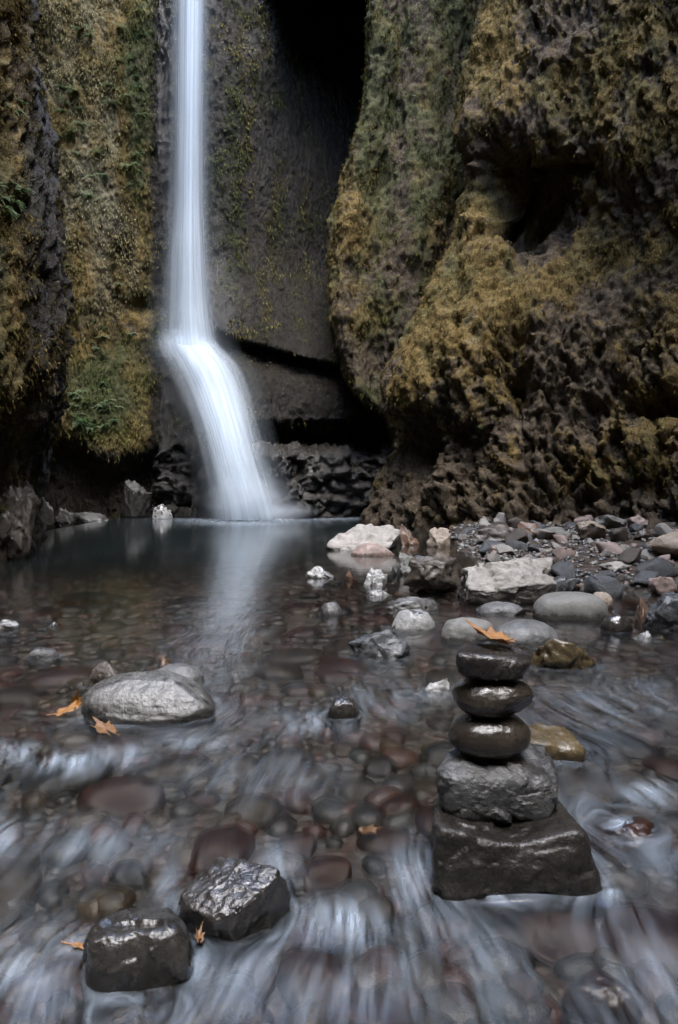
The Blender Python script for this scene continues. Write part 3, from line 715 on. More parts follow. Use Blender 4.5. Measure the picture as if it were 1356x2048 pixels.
def disc(px0, py0, px1, py1, Y, seed, label, mat, zlo, zhi, **kw):
    p, Fc = rock_shape(seed, sub=6, **kw)
    W = (px1 - px0) / F * Y; xc = at((px0 + px1) / 2, py0, Y)[0]
    p = p * np.array([W / 2, W * .36, (zhi - zlo) / 2]) + [0, 0, (zhi - zlo) / 2]
    g = fit_px(p + [xc, Y, zlo], (px0, py0, px1, py1)); b = np.array([xc, Y, g[:, 2].min()]); g[:, 2] = remap(g[:, 2], STK[-1] - .008); STK.append(g[:, 2].max()); b[2] = g[:, 2].min()
    o = mesh_obj('cairn_stone', g - b, Fc, mat, loc=b); tag(o, label, 'stone', CAIRN); return o, g
PEB = rock_mat('cairn_brown_pebble', (0.017, 0.013, 0.010), (0.036, 0.029, 0.022), .3, 110, wetline=.001, bump=.2, coat=1.0)
zc = lambda py: at(980, py, YC)[2]
zA = z4 - .012
zB, zD = zc(1424), zc(1352)
disc(897,1418,1062,1497, YC, 73, 'smooth dark brown disc stone third from the bottom of the cairn', PEB, zA, zB + .004, e=2.25, amp=.03, fine=.003)
o2, p2 = disc(904,1345,1068,1422, YC, 74, 'smooth dark disc stone with a notched right side, second from the top of the cairn', PEB, zB - .004, zD + .004, e=2.4, amp=.05, cuts=2, cut=.85, fine=.004)
# top stone: flat lid with sheer front
yf1, yb1 = YC - .09, YC + .11
B = [at(925,1362,yf1+.02), at(912,1315,yf1), at(930,1330,yb1), at(925,1288,yb1),
     at(1030,1368,yf1+.02), at(1062,1330,yf1+.03), at(1050,1330,yb1), at(1045,1292,yb1)]
q1, Fc = hex_shape(75, B, e=5.0, amp=.05, fr=2.4, fine=.008, sub=6, chip=.015)
q1 = fit_px(q1, (911, 1284, 1063, 1367)); q1[:, 2] = remap(q1[:, 2], STK[-1] - .008)
z1 = q1[:, 2].max()
b = np.array([q1[:, 0].mean(), q1[:, 1].mean(), q1[:, 2].min()])
o = mesh_obj('cairn_stone', q1 - b, Fc, rock_mat('cairn_top_stone', (0.013, 0.011, 0.010), (0.033, 0.028, 0.025), .24, 70, wetline=.001, bump=.45, coat=1.0), loc=b)
tag(o, 'dark slab topping the cairn, carrying an orange leaf', 'stone', CAIRN)

LAND += [('cairn', at(1030, 1700, Yf + .13)[0], Yf + .15), ('boxy black rock', *gnd(270, 1950)[:2])]
_ord = ['', 'second ', 'third ', 'fourth ', 'fifth ', 'sixth ', 'seventh ', 'eighth ', 'ninth ', 'tenth ', 'eleventh ', 'twelfth ', 'thirteenth ', 'fourteenth ', 'fifteenth ', 'sixteenth ', 'seventeenth ', 'eighteenth ', 'nineteenth ', 'twentieth ', 'twenty-first ', 'twenty-second ', 'twenty-third ', 'twenty-fourth ', 'twenty-fifth ', 'twenty-sixth ', 'twenty-seventh ', 'twenty-eighth ']
def rank_labels(items, what, place, land):
    """items: (object, x, y, size, colour word). Names each by colour, nearest landmark, side and rank of size there"""
    B = {}
    for o, x, y, r, wd in items:
        n_, a, b = min(land, key=lambda l: (l[1] - x) ** 2 + (l[2] - y) ** 2)
        dx, dy = x - a, y - b
        lr, fb = ('right of' if dx > 0 else 'left of'), ('behind' if dy > 0 else 'in front of')
        side = lr if abs(dx) > 2.2 * abs(dy) else fb if abs(dy) > 2.2 * abs(dx) else (fb if dy > 0 else 'before').replace(' of', '') + ' and ' + lr
        B.setdefault((wd, n_, side), []).append((r, o))
    for (wd, n_, side), L in B.items():
        L.sort(key=lambda e: -e[0])
        for k, (r, o) in enumerate(L):
            o['label'] = '%s %s%s, %s the %s' % (wd, what, place, side, n_) if len(L) == 1 else '%slargest %s %s%s, %s the %s' % (_ord[min(k, 27)], wd, what, place, side, n_)
# ------------------------------------------------------------------ cobbles under the water
def lowpoly(seed, sub, **kw): return rock_shape(seed, sub=sub, **kw)
COB = {}
cob_cols = dict(red_brown=((0.056, 0.017, 0.008), (0.125, 0.042, 0.020)), olive_brown=((0.044, 0.027, 0.009), (0.098, 0.062, 0.023)),
                grey=((0.030, 0.029, 0.025), (0.064, 0.060, 0.052)), tan=((0.070, 0.045, 0.022), (0.135, 0.090, 0.048)), dark=((0.018, 0.012, 0.008), (0.036, 0.026, 0.018)))
cob_meshes = {}
for ci, (cn, (a_, b_)) in enumerate(cob_cols.items()):
    m = rock_mat('cobble_' + cn, tuple(.42 * v_ for v_ in a_), tuple(.42 * v_ for v_ in b_), .4, 40, wetline=-1.0, bump=.25); cob_meshes[cn] = []
    for k in range(4):
        p, Fc = rock_shape(200 + ci * 10 + k, e=2.3, cuts=4, cut=.8, soft=.7, amp=.10, sub=3)
        o = mesh_obj('cobble', p, Fc, m); cob_meshes[cn].append(o.data); bpy.data.objects.remove(o)
rr = random.Random(5)
placed = []
def free(x, y, r, arr, k=0.8):
    for (a, b, c_) in arr:
        if (a - x) ** 2 + (b - y) ** 2 < (k * (r + c_)) ** 2: return False
    return True
cand = []
tries = 0
rockd = [(a, b, min(c_, d) * .9) for a, b, c_, d, _ in ROCKS]
cy = 0.95 + 5.2 * RNG.rand(9000) ** 1.7; cx_ = (RNG.rand(9000) * 2 - 1) * (0.36 + 0.53 * cy); cr = (0.04 + 0.11 * RNG.rand(9000) ** 1.4) * (0.85 + 0.13 * cy); cz = bed(cx_, cy)
for x, y, r, z in zip(cx_, cy, cr, cz):
    if len(cand) >= 300: break
    if z > -0.05: continue
    if not free(x, y, r, placed, .78) or not free(x, y, r * .5, rockd, .9): continue
    placed.append((x, y, r)); cand.append((x, y, r, z))
names = list(cob_cols)
words = dict(red_brown='red brown', olive_brown='olive brown', grey='grey', tan='pale tan', dark='blackish')
items = []
for i, (x, y, r, zb) in enumerate(cand[:300]):
    cn = rr.choices(names, [7, 4, 2, 2, 4])[0]
    o = bpy.data.objects.new('cobble', rr.choice(cob_meshes[cn])); COL.objects.link(o)
    h = min(r * (0.45 + .2 * rr.random()), .07)
    top = min(zb + h * 1.35, -0.014 - 0.02 * rr.random())
    o.location = (x, y, top - h); o.scale = (r * (0.9 + .4 * rr.random()), r * (.75 + .3 * rr.random()), h); o.rotation_euler = (rr.uniform(-.15, .15), rr.uniform(-.15, .15), rr.random() * 6.28)
    tag(o, None, 'cobble', 'cobbles on the stream bed'); items.append((o, x, y, r, words[cn]))
rank_labels(items, 'cobble', ' under water', LAND)
# the smaller rest: one joined mesh
def joined(name, spots, shapes, mats, label, tint_fn=None, smooth=True):
    Vs, Fs, Ts, n = [], [], [], 0
    for i, (x, y, z, sx, sy, sz, rz) in enumerate(spots):
        p, Fc = shapes[i % len(shapes)]
        c_, s_ = math.cos(rz), math.sin(rz)
        q = p * [sx, sy, sz]; q = np.stack([q[:, 0] * c_ - q[:, 1] * s_ + x, q[:, 0] * s_ + q[:, 1] * c_ + y, q[:, 2] + z], -1)
        Vs.append(q); Fs.append(Fc + n); n += len(q); Ts.append(np.tile(tint_fn(i), (len(q), 1)))
    o = mesh_obj(name, np.concatenate(Vs), np.concatenate(Fs), mats, attrs={'tint': np.concatenate(Ts)}, smooth=smooth)
    tag(o, label, kind='stuff'); return o
def pebble_mat(name, rough):
    t = NT(name); a = t.n('Attribute', attribute_name='tint').outputs['Color']; g = t.n('NewGeometry')
    n = t.noise(g.outputs['Position'], 45, 5, .65)
    c = t.mix(t.ramp(n, .3, .7), t.mix(1, a, (.6, .6, .6), 'MULTIPLY'), t.mix(1, a, (1.35, 1.35, 1.35), 'MULTIPLY'))
    bp = t.n('Bump', {'Strength': .35, 'Distance': .02, 'Height': n})
    return t.done(t.n('BsdfPrincipled', {'Base Color': c, 'Roughness': rough, 'Normal': bp.outputs[0]}).outputs[0])
PEBM = pebble_mat('bed_pebbles', .42); GRAVM = pebble_mat('beach_gravel', .36)
sm = [rock_shape(300 + k, e=2.3, cuts=4, cut=.8, amp=.1, sub=2) for k in range(8)]
spots = []
cy = 0.8 + 9.0 * RNG.rand(3200) ** 1.4; cx_ = (RNG.rand(3200) * 2 - 1) * (0.45 + 0.60 * cy); cz = bed(cx_, cy)
for x, y, zb in zip(cx_, cy, cz):
    if zb > -0.045 or zb < -.5: continue
    r = 0.02 + 0.05 * rr.random() ** 2 + .005 * y; h = r * .55
    spots.append((x, y, min(zb + h * .3, -.012 - h), r, r * (.6 + .4 * rr.random()), h, rr.random() * 6.28))
cl = [np.array([*[(u + v_) / 2 for u, v_ in zip(*cob_cols[k])], 1]) for k in names]
rt_ = np.random.RandomState(2); ti = rt_.choice(5, 6000, p=[.26, .22, .2, .12, .2]); tv = .8 + .5 * rt_.rand(6000)
joined('pebbles', spots, sm, PEBM, 'small pebbles filling the gaps of the stream bed', lambda i: np.append(cl[ti[i]][:3] * tv[i] * .36, 1))

# ------------------------------------------------------------------ beach: larger fragments, then gravel
frag_m = dict(pale=MAT['pale'], pink=MAT['pink'], dark=MAT['brown'], bluish=MAT['blue'])
fr_words = dict(pale='pale grey', pink='pinkish', dark='dark brown', bluish='bluish wet')
fr_mesh = {}
for ci, cn in enumerate(frag_m):
    fr_mesh[cn] = []
    for k in range(4):
        p, Fc = rock_shape(400 + 10 * ci + k, sub=3, e=2.8, cuts=14, cut=.58, soft=1.0, amp=.08, fine=.02)
        o = mesh_obj('stone_fragment', p, Fc, frag_m[cn]); fr_mesh[cn].append(o.data); bpy.data.objects.remove(o)
for args in [
    ((944,1043,1022,1088), 'brown', 'dark brown broken rock at the foot of the cliff, left end of the beach', 501),
    ((1036,1043,1082,1078), 'rust', 'brown upright block on the beach beside the dark broken rock', 502),
    ((1064,1052,1134,1080), 'grey', 'low grey slab on the back of the beach', 503),
    ((1150,1040,1216,1082), 'tan', 'pale tan rounded block on the back of the beach', 504),
    ((1186,1028,1254,1062), 'grey', 'grey angular block against the cliff foot on the right', 505),
    ((1252,1029,1308,1062), 'pink', 'pinkish squared block against the cliff foot', 506),
    ((1290,1062,1440,1124), 'tan', 'large tan slanting slab cut by the right edge of the photo', 507),
    ((1268,1056,1300,1082), 'brown', 'small dark block between the pinkish block and the slanting slab', 508),
    ((1200,1122,1262,1146), 'pale', 'pale flat stone in the middle of the gravel beach', 509),
    ((1096,1150,1160,1182), 'blue', 'wet bluish stone at the front edge of the beach', 510),
    ((1150,1160,1224,1188), 'rust', 'reddish flat stone at the front edge of the beach', 511),
    ((1296,1150,1356,1190), 'pink', 'pinkish stone at the right front of the beach', 512),
    ((978,1090,1020,1112), 'pink', 'pinkish stone on the left part of the gravel beach', 513)]:
    bx_, mt_, lb_, sd_ = args
    x0, y0, x1, y1 = bx_
    # the beach surface under that pixel
    z = 0.0
    for _ in range(12):
        g = gnd((x0 + x1) / 2, y1, z); z = max(0.0, 0.6 * z + 0.4 * float(bed(g[0], g[1])))
    put_rock('beach_rock', bx_, mt_, lb_, 'rock', sd_, .75, base_z=z, sub=4, **ANG)
spots, big = [], []
rb = random.Random(9); bp_ = []
n_try = 0
cy = 4.6 + 9.6 * RNG.rand(16000); cx_ = 0.4 + 6.3 * RNG.rand(16000); cz = bed(cx_, cy)
for x, y, zb in zip(cx_, cy, cz):
    if len(spots) > 5200: break
    if zb < -0.045: continue
    qx, qy = proj(np.array([x, y, zb]))
    if qx > 1480: continue
    if len(big) < 300 and rb.random() < .12:
        r = 0.05 + 0.16 * rb.random() ** 2.2
        if free(x, y, r, bp_, .8) and free(x, y, r * .4, rockd, .9): big.append((x, y, zb, r)); bp_.append((x, y, r)); continue
    r = 0.014 + 0.035 * rb.random() ** 2
    spots.append((x, y, zb + r * .25, r, r * (.6 + .4 * rb.random()), r * .6, rb.random() * 6.28))
BL = [('dark broken rock', *gnd(983, 1085, .2)[:2]), ('pale angular slab', *gnd(1015, 1200)[:2]), ('oval grey boulder', *gnd(1140, 1236)[:2]), ('slanting tan slab', *gnd(1340, 1120, .1)[:2]), ('pale tan block', *gnd(1183, 1080, .2)[:2]), ('flat pale stone', *gnd(1231, 1144, .08)[:2]), ('whitish tan block', *gnd(880, 1093)[:2]), ('pinkish squared block', *gnd(1280, 1060, .25)[:2]), ('blue grey boulder', *gnd(1340, 1260)[:2]), ('reddish flat stone', *gnd(1187, 1187, .03)[:2]), ('low grey slab', *gnd(1100, 1080, .2)[:2]), ('left pinkish stone', *gnd(1000, 1112, .1)[:2]), ('wet bluish stone', *gnd(1128, 1182, .02)[:2]), ('grey angular block', *gnd(1220, 1062, .28)[:2])]
items = []
for x, y, zb, r in big:
    cn = rb.choices(list(frag_m), [4, 2, 4, 4])[0]
    o = bpy.data.objects.new('stone_fragment', rb.choice(fr_mesh[cn])); COL.objects.link(o)
    h = r * (.5 + .25 * rb.random())
    o.location = (x, y, zb + h * .45); o.scale = (r, r * (.65 + .3 * rb.random()), h); o.rotation_euler = (rb.uniform(-.3, .3), rb.uniform(-.3, .3), rb.random() * 6.28)
    tag(o, None, 'stone', 'broken stones on the beach'); items.append((o, x, y, r, fr_words[cn]))
rank_labels(items, 'stone', ' on the gravel', BL)
gs = [rock_shape(600 + k, sub=1, e=2.8, cuts=6, cut=.6, soft=1.0, amp=.1) for k in range(8)]
gc = [(.19, .185, .17), (.08, .08, .085), (.035, .033, .03), (.13, .10, .08), (.115, .12, .125)]
gi = rt_.choice(5, 9000)
joined('gravel', spots, gs, GRAVM, 'grey angular gravel covering the beach', lambda i: np.append(np.array(gc[gi[i]]) * tv[i % 6000], 1), smooth=False)

# ------------------------------------------------------------------ water
uu = np.concatenate([np.linspace(-7, -.75, 14), np.linspace(-.66, .66, 330), np.linspace(.75, 7, 14)])
vv = np.concatenate([np.linspace(-5, .5, 12), 0.62 * np.exp(np.linspace(0, math.log(19.5 / .62), 440))])
U, V_ = np.meshgrid(uu, vv)
WX = U * (np.abs(V_) * 1.0 + .25); WY = V_.copy()
WX = np.clip(WX, -5.5, 8.0)
qx, qy = proj(np.stack([WX, np.maximum(WY, .4), 0 * WX], -1))
Pw = np.stack([WX, WY, 0 * WX], -1)
# flow past the rocks: stream function / potential of a current running towards the camera
zc_ = (WX + 0.35 * fbm(Pw * .6 + 2, 2)) + 1j * (WY + .35 * fbm(Pw * .6 + 52, 2))
wpot = 1j * zc_
wake = np.zeros_like(WX); ring = np.zeros_like(WX)
for (a, b, rx, ry, zt) in ROCKS:
    if b > 4.5 or zt < -.005: continue
    r_ = (rx + ry) / 2 * .9
    dz_ = (WX - a) + 1j * (WY - b); m_ = np.abs(dz_); dz_ = np.where(m_ < r_ * .8, dz_ / np.maximum(m_, 1e-6) * r_ * .8, dz_)
    wpot = wpot - 1j * r_ ** 2 / dz_
    e_ = np.sqrt(((WX - a) / (rx * 1.0)) ** 2 + ((WY - b) / (ry * 1.0)) ** 2)
    s_ = sstep(3.4, 1.9, b)
    ring = np.maximum(ring, np.exp(-((e_ - 1.12) / .16) ** 2) * (0.25 + .45 * s_))
    dn = (b - WY) / max(rx, .06)
    wake = np.maximum(wake, s_ * .55 * np.exp(-((np.abs(WX - a) - rx * .8) / (rx * .5)) ** 2) * sstep(-.3, .8, dn) * sstep(5, 1.2, dn))
psi, phi = wpot.imag, wpot.real
patches = [(30,1510,55,22,.9),(130,1527,70,20,1.),(235,1512,55,22,.9),(5,1680,30,40,.9),(700,1850,80,45,1.),(620,1850,40,45,.8),(1245,1655,45,18,1.),(1300,1590,60,25,.8),
  (830,1760,60,70,.7),(870,1860,60,80,.6),(560,1730,50,40,.6),(60,1960,120,60,.6),(480,1950,130,80,.55),(700,1990,260,60,.5),(130,1890,90,40,.5),(395,1930,25,40,.8),
  (1160,1640,50,60,.55),(1215,1800,45,15,.9),(1040,1802,180,6,.9),(800,1945,80,50,.5),(1330,1700,70,60,.5),(400,1490,60,18,.6),(620,1450,60,25,.5),(340,1430,50,8,.6),  # the thin patch along the cairn foot paints its waterline gleam
  (1110,1528,70,8,.7),(200,1690,140,50,.4),(1230,1420,160,60,.35),(760,1400,90,40,.3),(520,1560,160,40,.3),(860,1390,60,16,.4),(340,1790,30,70,.6),(1190,1500,60,40,.35),
  (495,1039,110,9,1.6),(620,1036,110,5,.9)]
fo = np.zeros_like(WX)
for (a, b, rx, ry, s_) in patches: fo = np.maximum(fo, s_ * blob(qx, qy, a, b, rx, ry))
near = sstep(3.6, 1.9, WY); mid = sstep(6.5, 3.0, WY)
big_n = fbm(Pw * np.array([2.0, 1.3, 1]) + 5, 3)
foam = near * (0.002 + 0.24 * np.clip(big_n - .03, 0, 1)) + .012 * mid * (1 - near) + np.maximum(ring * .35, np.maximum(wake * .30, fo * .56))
st_ = fbm(np.stack([psi * 7, phi * 2.2, 0 * psi], -1), 3)
WZ = near * (0.010 * st_ + 0.014 * big_n) + .003 * fbm(Pw * 3, 2) * mid + 0.018 * np.clip(fo, 0, 1) * near
WZ = WZ * sstep(0.2, 1.0, WY)
deep = sstep(-.06, -1.0, bed(WX, WY))
t = NT('stream_water')
fl = t.n('Attribute', attribute_name='flow').outputs['Vector']; fa = t.n('Attribute', attribute_name='foam').outputs['Fac']; da = t.n('Attribute', attribute_name='deep').outputs['Fac']; na_ = t.n('Attribute', attribute_name='rapid').outputs['Fac']
geo = t.n('NewGeometry'); P = geo.outputs['Position']
v1 = t.n('VectorMath', {0: fl, 1: (12, 2.4, 0)}, operation='MULTIPLY').outputs[0]
v2 = t.n('VectorMath', {0: fl, 1: (42, 4.5, 0)}, operation='MULTIPLY').outputs[0]
s1 = t.noise(v1, 1.0, 4, .55, .35); s2 = t.noise(v2, 1.0, 4, .6, .3)
rip = t.noise(t.n('VectorMath', {0: P, 1: (2.6, 7.0, 1)}, operation='MULTIPLY').outputs[0], 1.0, 4, .55, .2)
sk = t.math('ADD', t.math('MULTIPLY', s1, .5), t.math('MULTIPLY', s2, .5))
wisp = t.math('POWER', t.ramp(sk, .36, .70), 1.3)
fm = t.math('MULTIPLY', t.ramp(fa, .0, 1.0), t.math('MULTIPLY', wisp, 1.05))
fm = t.math('ADD', fm, t.math('MULTIPLY', t.ramp(t.math('ADD', fa, t.math('ADD', t.math('MULTIPLY', t.math('SUBTRACT', s2, .5), .35), t.math('MULTIPLY', t.math('SUBTRACT', s1, .5), .7))), .55, 1.2), .45), True)
h_ = t.math('ADD', t.math('MULTIPLY', t.math('ADD', t.math('MULTIPLY', s1, .6), t.math('MULTIPLY', s2, .12)), na_), t.math('MULTIPLY', rip, .15))
bp = t.n('Bump', {'Strength': .4, 'Distance': .03, 'Height': h_})
fres = t.n('Fresnel', {'IOR': 1.33, 'Normal': bp.outputs[0]}).outputs[0]
tint = t.mix(da, (.80, .79, .76), (.22, .27, .25))
tr = t.n('BsdfTransparent', {'Color': tint}); rf = t.n('BsdfRefraction', {'Color': tint, 'Roughness': .24, 'IOR': 1.06, 'Normal': bp.outputs[0]})
body = t.n('MixShader', {0: .7, 1: tr.outputs[0], 2: rf.outputs[0]})
gl = t.n('BsdfGlossy', {'Color': (1, 1, 1, 1), 'Roughness': t.ramp(na_, 0, 1, .07, .20), 'Normal': bp.outputs[0]})
silt = t.n('BsdfDiffuse', {'Color': (.018, .026, .027, 1)}); body = t.n('MixShader', {0: t.math('MULTIPLY', da, .55), 1: body.outputs[0], 2: silt.outputs[0]})
wsh = t.n('MixShader', {0: fres, 1: body.outputs[0], 2: gl.outputs[0]})
fd = t.n('BsdfDiffuse', {'Color': (.56, .66, .77, 1)})  # bluish foam; its tone also paints in sky reflected by the ripples
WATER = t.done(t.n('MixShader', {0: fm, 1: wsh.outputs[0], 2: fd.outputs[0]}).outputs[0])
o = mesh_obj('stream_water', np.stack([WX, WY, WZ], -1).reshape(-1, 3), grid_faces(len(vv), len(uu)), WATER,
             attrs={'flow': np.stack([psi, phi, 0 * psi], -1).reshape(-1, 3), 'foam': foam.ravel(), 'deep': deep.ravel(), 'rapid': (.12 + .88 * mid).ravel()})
tag(o, 'clear stream with silky foam, running from the pool to the camera', kind='structure')

# ------------------------------------------------------------------ waterfall
def veil_mat(name, dens, seed, fx, fy):
    t = NT(name)
    uv = t.n('Attribute', attribute_name='fall').outputs['Vector']; dn = t.n('Attribute', attribute_name='dense').outputs['Fac']
    sx = t.n('VectorMath', {0: uv, 1: (fx, fy, 0)}, operation='MULTIPLY').outputs[0]
    sx = t.n('VectorMath', {0: sx, 1: (seed * 3.7, seed * 1.3, 0)}, operation='ADD').outputs[0]
    n1 = t.noise(sx, 1.0, 4, .6); n2 = t.noise(t.n('VectorMath', {0: sx, 1: (3.5, 1.5, 0)}, operation='MULTIPLY').outputs[0], 1.0, 3, .6)
    a = t.math('ADD', t.math('MULTIPLY', n1, .7), t.math('MULTIPLY', n2, .3))
    a = t.math('MULTIPLY', t.ramp(a, .32, .70, .22, 1.0), dn); a = t.math('MULTIPLY', a, dens, True)
    d = t.n('BsdfDiffuse', {'Color': (.72, .81, .90, 1)}); tl = t.n('BsdfTranslucent', {'Color': (.72, .81, .90, 1)})
    wsh = t.n('MixShader', {0: .35, 1: d.outputs[0], 2: tl.outputs[0]}); tr = t.n('BsdfTransparent')
    return t.done(t.n('MixShader', {0: a, 1: tr.outputs[0], 2: wsh.outputs[0]}).outputs[0])
FALL = empty('waterfall', tuple(gnd(500, 1036))); tag(FALL, 'silky white waterfall plunging down the back wall into the pool', kind='structure')
def veil(name, rows, mat, bulge, dfn, nr=160, nc=48, yoff=0.0, wide=1.0):
    A = np.array([[(l + r) / 2, py, Y + yoff, (r - l) / 2 * wide] for py, l, r, Y in rows], float)
    A = catmull(A[:, None, :], nr, 0)[:, 0]
    tt = np.linspace(-1, 1, nc)
    PX = A[:, :1] + A[:, 3:] * tt * 1.22; PY = np.repeat(A[:, 1:2], nc, 1); Y = A[:, 2:3] - bulge * (1 - tt ** 2) + 0 * PX
    Q = at(PX, PY, Y); Q[..., 1] += .05 * fbm(Q * np.array([2.5, 0, .3]) + yoff * 7, 2)
    s_ = np.repeat(np.linspace(0, 1, nr)[:, None], nc, 1); T = np.repeat(tt[None], nr, 0)
    L = np.array(FALL.location)
    o = mesh_obj(name, Q.reshape(-1, 3) - L, grid_faces(nr, nc), mat, FALL, attrs={'fall': np.stack([T, s_, 0 * T], -1).reshape(-1, 3), 'dense': dfn(T, s_, PX, PY).ravel()})
    return o
up = [(-330,352,418,17.4),(-200,350,416,17.2),(0,346,414,17.1),(200,344,412,17.0),(400,340,412,17.0),(500,334,416,16.95),(600,328,422,16.9),(660,324,430,16.85),(715,322,440,16.8)]
edge = lambda p: (lambda T, s_, PX, PY: np.clip(1 - np.abs(T) ** p, 0, 1))
up_d = lambda T, s_, PX, PY: np.clip(1 - np.abs(T) ** 1.4, 0, 1) ** 1.5 * sstep(730, 690, PY)
veil('upper_plume', up, veil_mat('falling_water', 1.6, 1, 4.5, 1.4), .22, up_d, 220, 60)
veil('upper_plume', up, veil_mat('falling_water_core', 1.0, 2, 6.5, 1.1), .30, up_d, 220, 50, -.12, .72)
veil('spray_veil', up, veil_mat('spray', .28, 3, 3.0, 2.0), .2, lambda T, s_, PX, PY: np.clip(1 - np.abs(T), 0, 1) ** 1.3 * sstep(735, 680, PY), 160, 40, .05, 1.55)
lo_ = [(655,322,400,17.0),(690,326,430,16.75),(730,344,466,16.5),(780,368,488,16.3),(840,392,503,16.05),(900,410,520,15.85),(960,424,540,15.7),(1010,432,556,15.62),(1040,434,566,15.6)]
lo_d = lambda T, s_, PX, PY: np.clip(1 - np.abs(T) ** 1.8, 0, 1) ** 1.1 * (1 - .35 * sstep(960, 1040, PY)) * sstep(648, 690, PY) * (1 - .45 * sstep(.0, .9, T) * sstep(820, 940, PY))
veil('lower_cascade', lo_, veil_mat('cascade_water', 1.6, 4, 3.2, 1.0), .20, lo_d, 170, 60)
veil('lower_cascade', lo_, veil_mat('cascade_core', 1.2, 5, 5.0, .8), .22, lambda T, s_, PX, PY: lo_d(T, s_, PX, PY) * sstep(1040, 820, PY + 60 * T), 170, 50, -.12, .75)
veil('spray_veil', [(a, l, r, y) for a, l, r, y in lo_], veil_mat('cascade_spray', .33, 6, 2.0, 1.5), .2, lambda T, s_, PX, PY: np.clip(1 - np.abs(T), 0, 1) ** 1.2 * sstep(660, 720, PY), 120, 40, -.05, 1.5)

# drifting spray where the water lands
t = NT('landing_mist'); tc = t.n('TexCoord')
g_ = t.n('VectorMath', {0: tc.outputs['Object']}, operation='LENGTH').outputs['Value']
nz_ = t.noise(tc.outputs['Object'], 2.2, 3, .6)
dn_ = t.math('MULTIPLY', t.math('POWER', t.ramp(g_, 1.0, .1), 1.6), t.ramp(nz_, .25, .75, .3, 1.3))
vol = t.n('VolumePrincipled', {'Color': (.85, .92, 1, 1), 'Density': t.math('MULTIPLY', dn_, 1.5)})
t.t.links.new(vol.outputs[0], t.out.inputs['Volume'])
V0, F0 = ico(3)
for nm, q_, Y_, sc_ in (('mist', (500, 1000), 15.4, (1.15, .55, .75)), ('mist', (555, 1024), 15.4, (1.0, .5, .3))):
    o = mesh_obj('landing_mist', V0, F0, t.m, FALL); c_ = at(*q_, Y_); o.location = Vector(c_) - Vector(FALL.location); o.scale = sc_
    o['kind'] = 'stuff'

# stones at the foot of the falls
for args in [((244,958,304,1036), 'foot', 'dark slab leaning at the pool foot left of the falls', 821, 15.9),
             ((298,1008,346,1038), 'silver', 'gleaming wet stone at the foot of the falls, left side', 802, 15.6),
             ((62,990,112,1052), 'foot', 'dark wet rock in the corner under the left wall', 803, 13.0),
             ((110,1015,150,1048), 'foot', 'small wet rock beside the dark corner rock', 804, 13.2),
             ((150,1022,250,1042), 'foot', 'low dark ledge rock along the pool under the overhang', 805, 14.5),
             ((330,1012,420,1036), 'foot', 'wet glistening ledge stone just left of the falls', 806, 15.4)]:
    put_rock('foot_rock', args[0], args[1], args[2], 'rock', args[3], .7, sub=5, roll=0 if args[1] == 'silver' else .4, **({**FLAT} if args[1] == 'silver' else {**ANG, 'chip': .07, 'e': 3.5}))
# jagged grey pillar at the foot of the left wall
put_rock('rock_pillar', (-110,862,66,1122), 'brown', 'jagged grey brown rock pillar at the foot of the left wall', 'rock', 816, .6, sub=6, e=4.5, cuts=20, cut=.66, soft=1.0, amp=.12, fine=.04, chip=.12, roll=.2)

# ------------------------------------------------------------------ fallen leaves
def leaf_mat(name, c1, c2):
    t = NT(name); tc = t.n('TexCoord'); n = t.noise(tc.outputs['Object'], 45, 4, .6)
    w_ = t.n('TexWave', {'Vector': tc.outputs['Object'], 'Scale': 60.0, 'Distortion': 3.0})
    c = t.mix(t.ramp(n, .3, .7), c1, c2); c = t.mix(t.ramp(t.noise(tc.outputs['Object'], 110, 2, .5), .60, .70, 0, .7), c, (.07, .03, .012)); c = t.mix(t.ramp(w_.outputs['Fac'], .8, 1, 0, .25), c, (.10, .03, .008))
    d = t.n('BsdfPrincipled', {'Base Color': c, 'Roughness': .38}); tl = t.n('BsdfTranslucent', {'Color': c})
    return t.done(t.n('MixShader', {0: .25, 1: d.outputs[0], 2: tl.outputs[0]}).outputs[0])
L_OR = leaf_mat('orange_leaf', (.24, .11, .04), (.40, .22, .095)); L_YE = leaf_mat('amber_leaf', (.34, .13, .012), (.52, .25, .04)); L_TN = leaf_mat('tan_leaf', (.15, .075, .03), (.26, .14, .06))
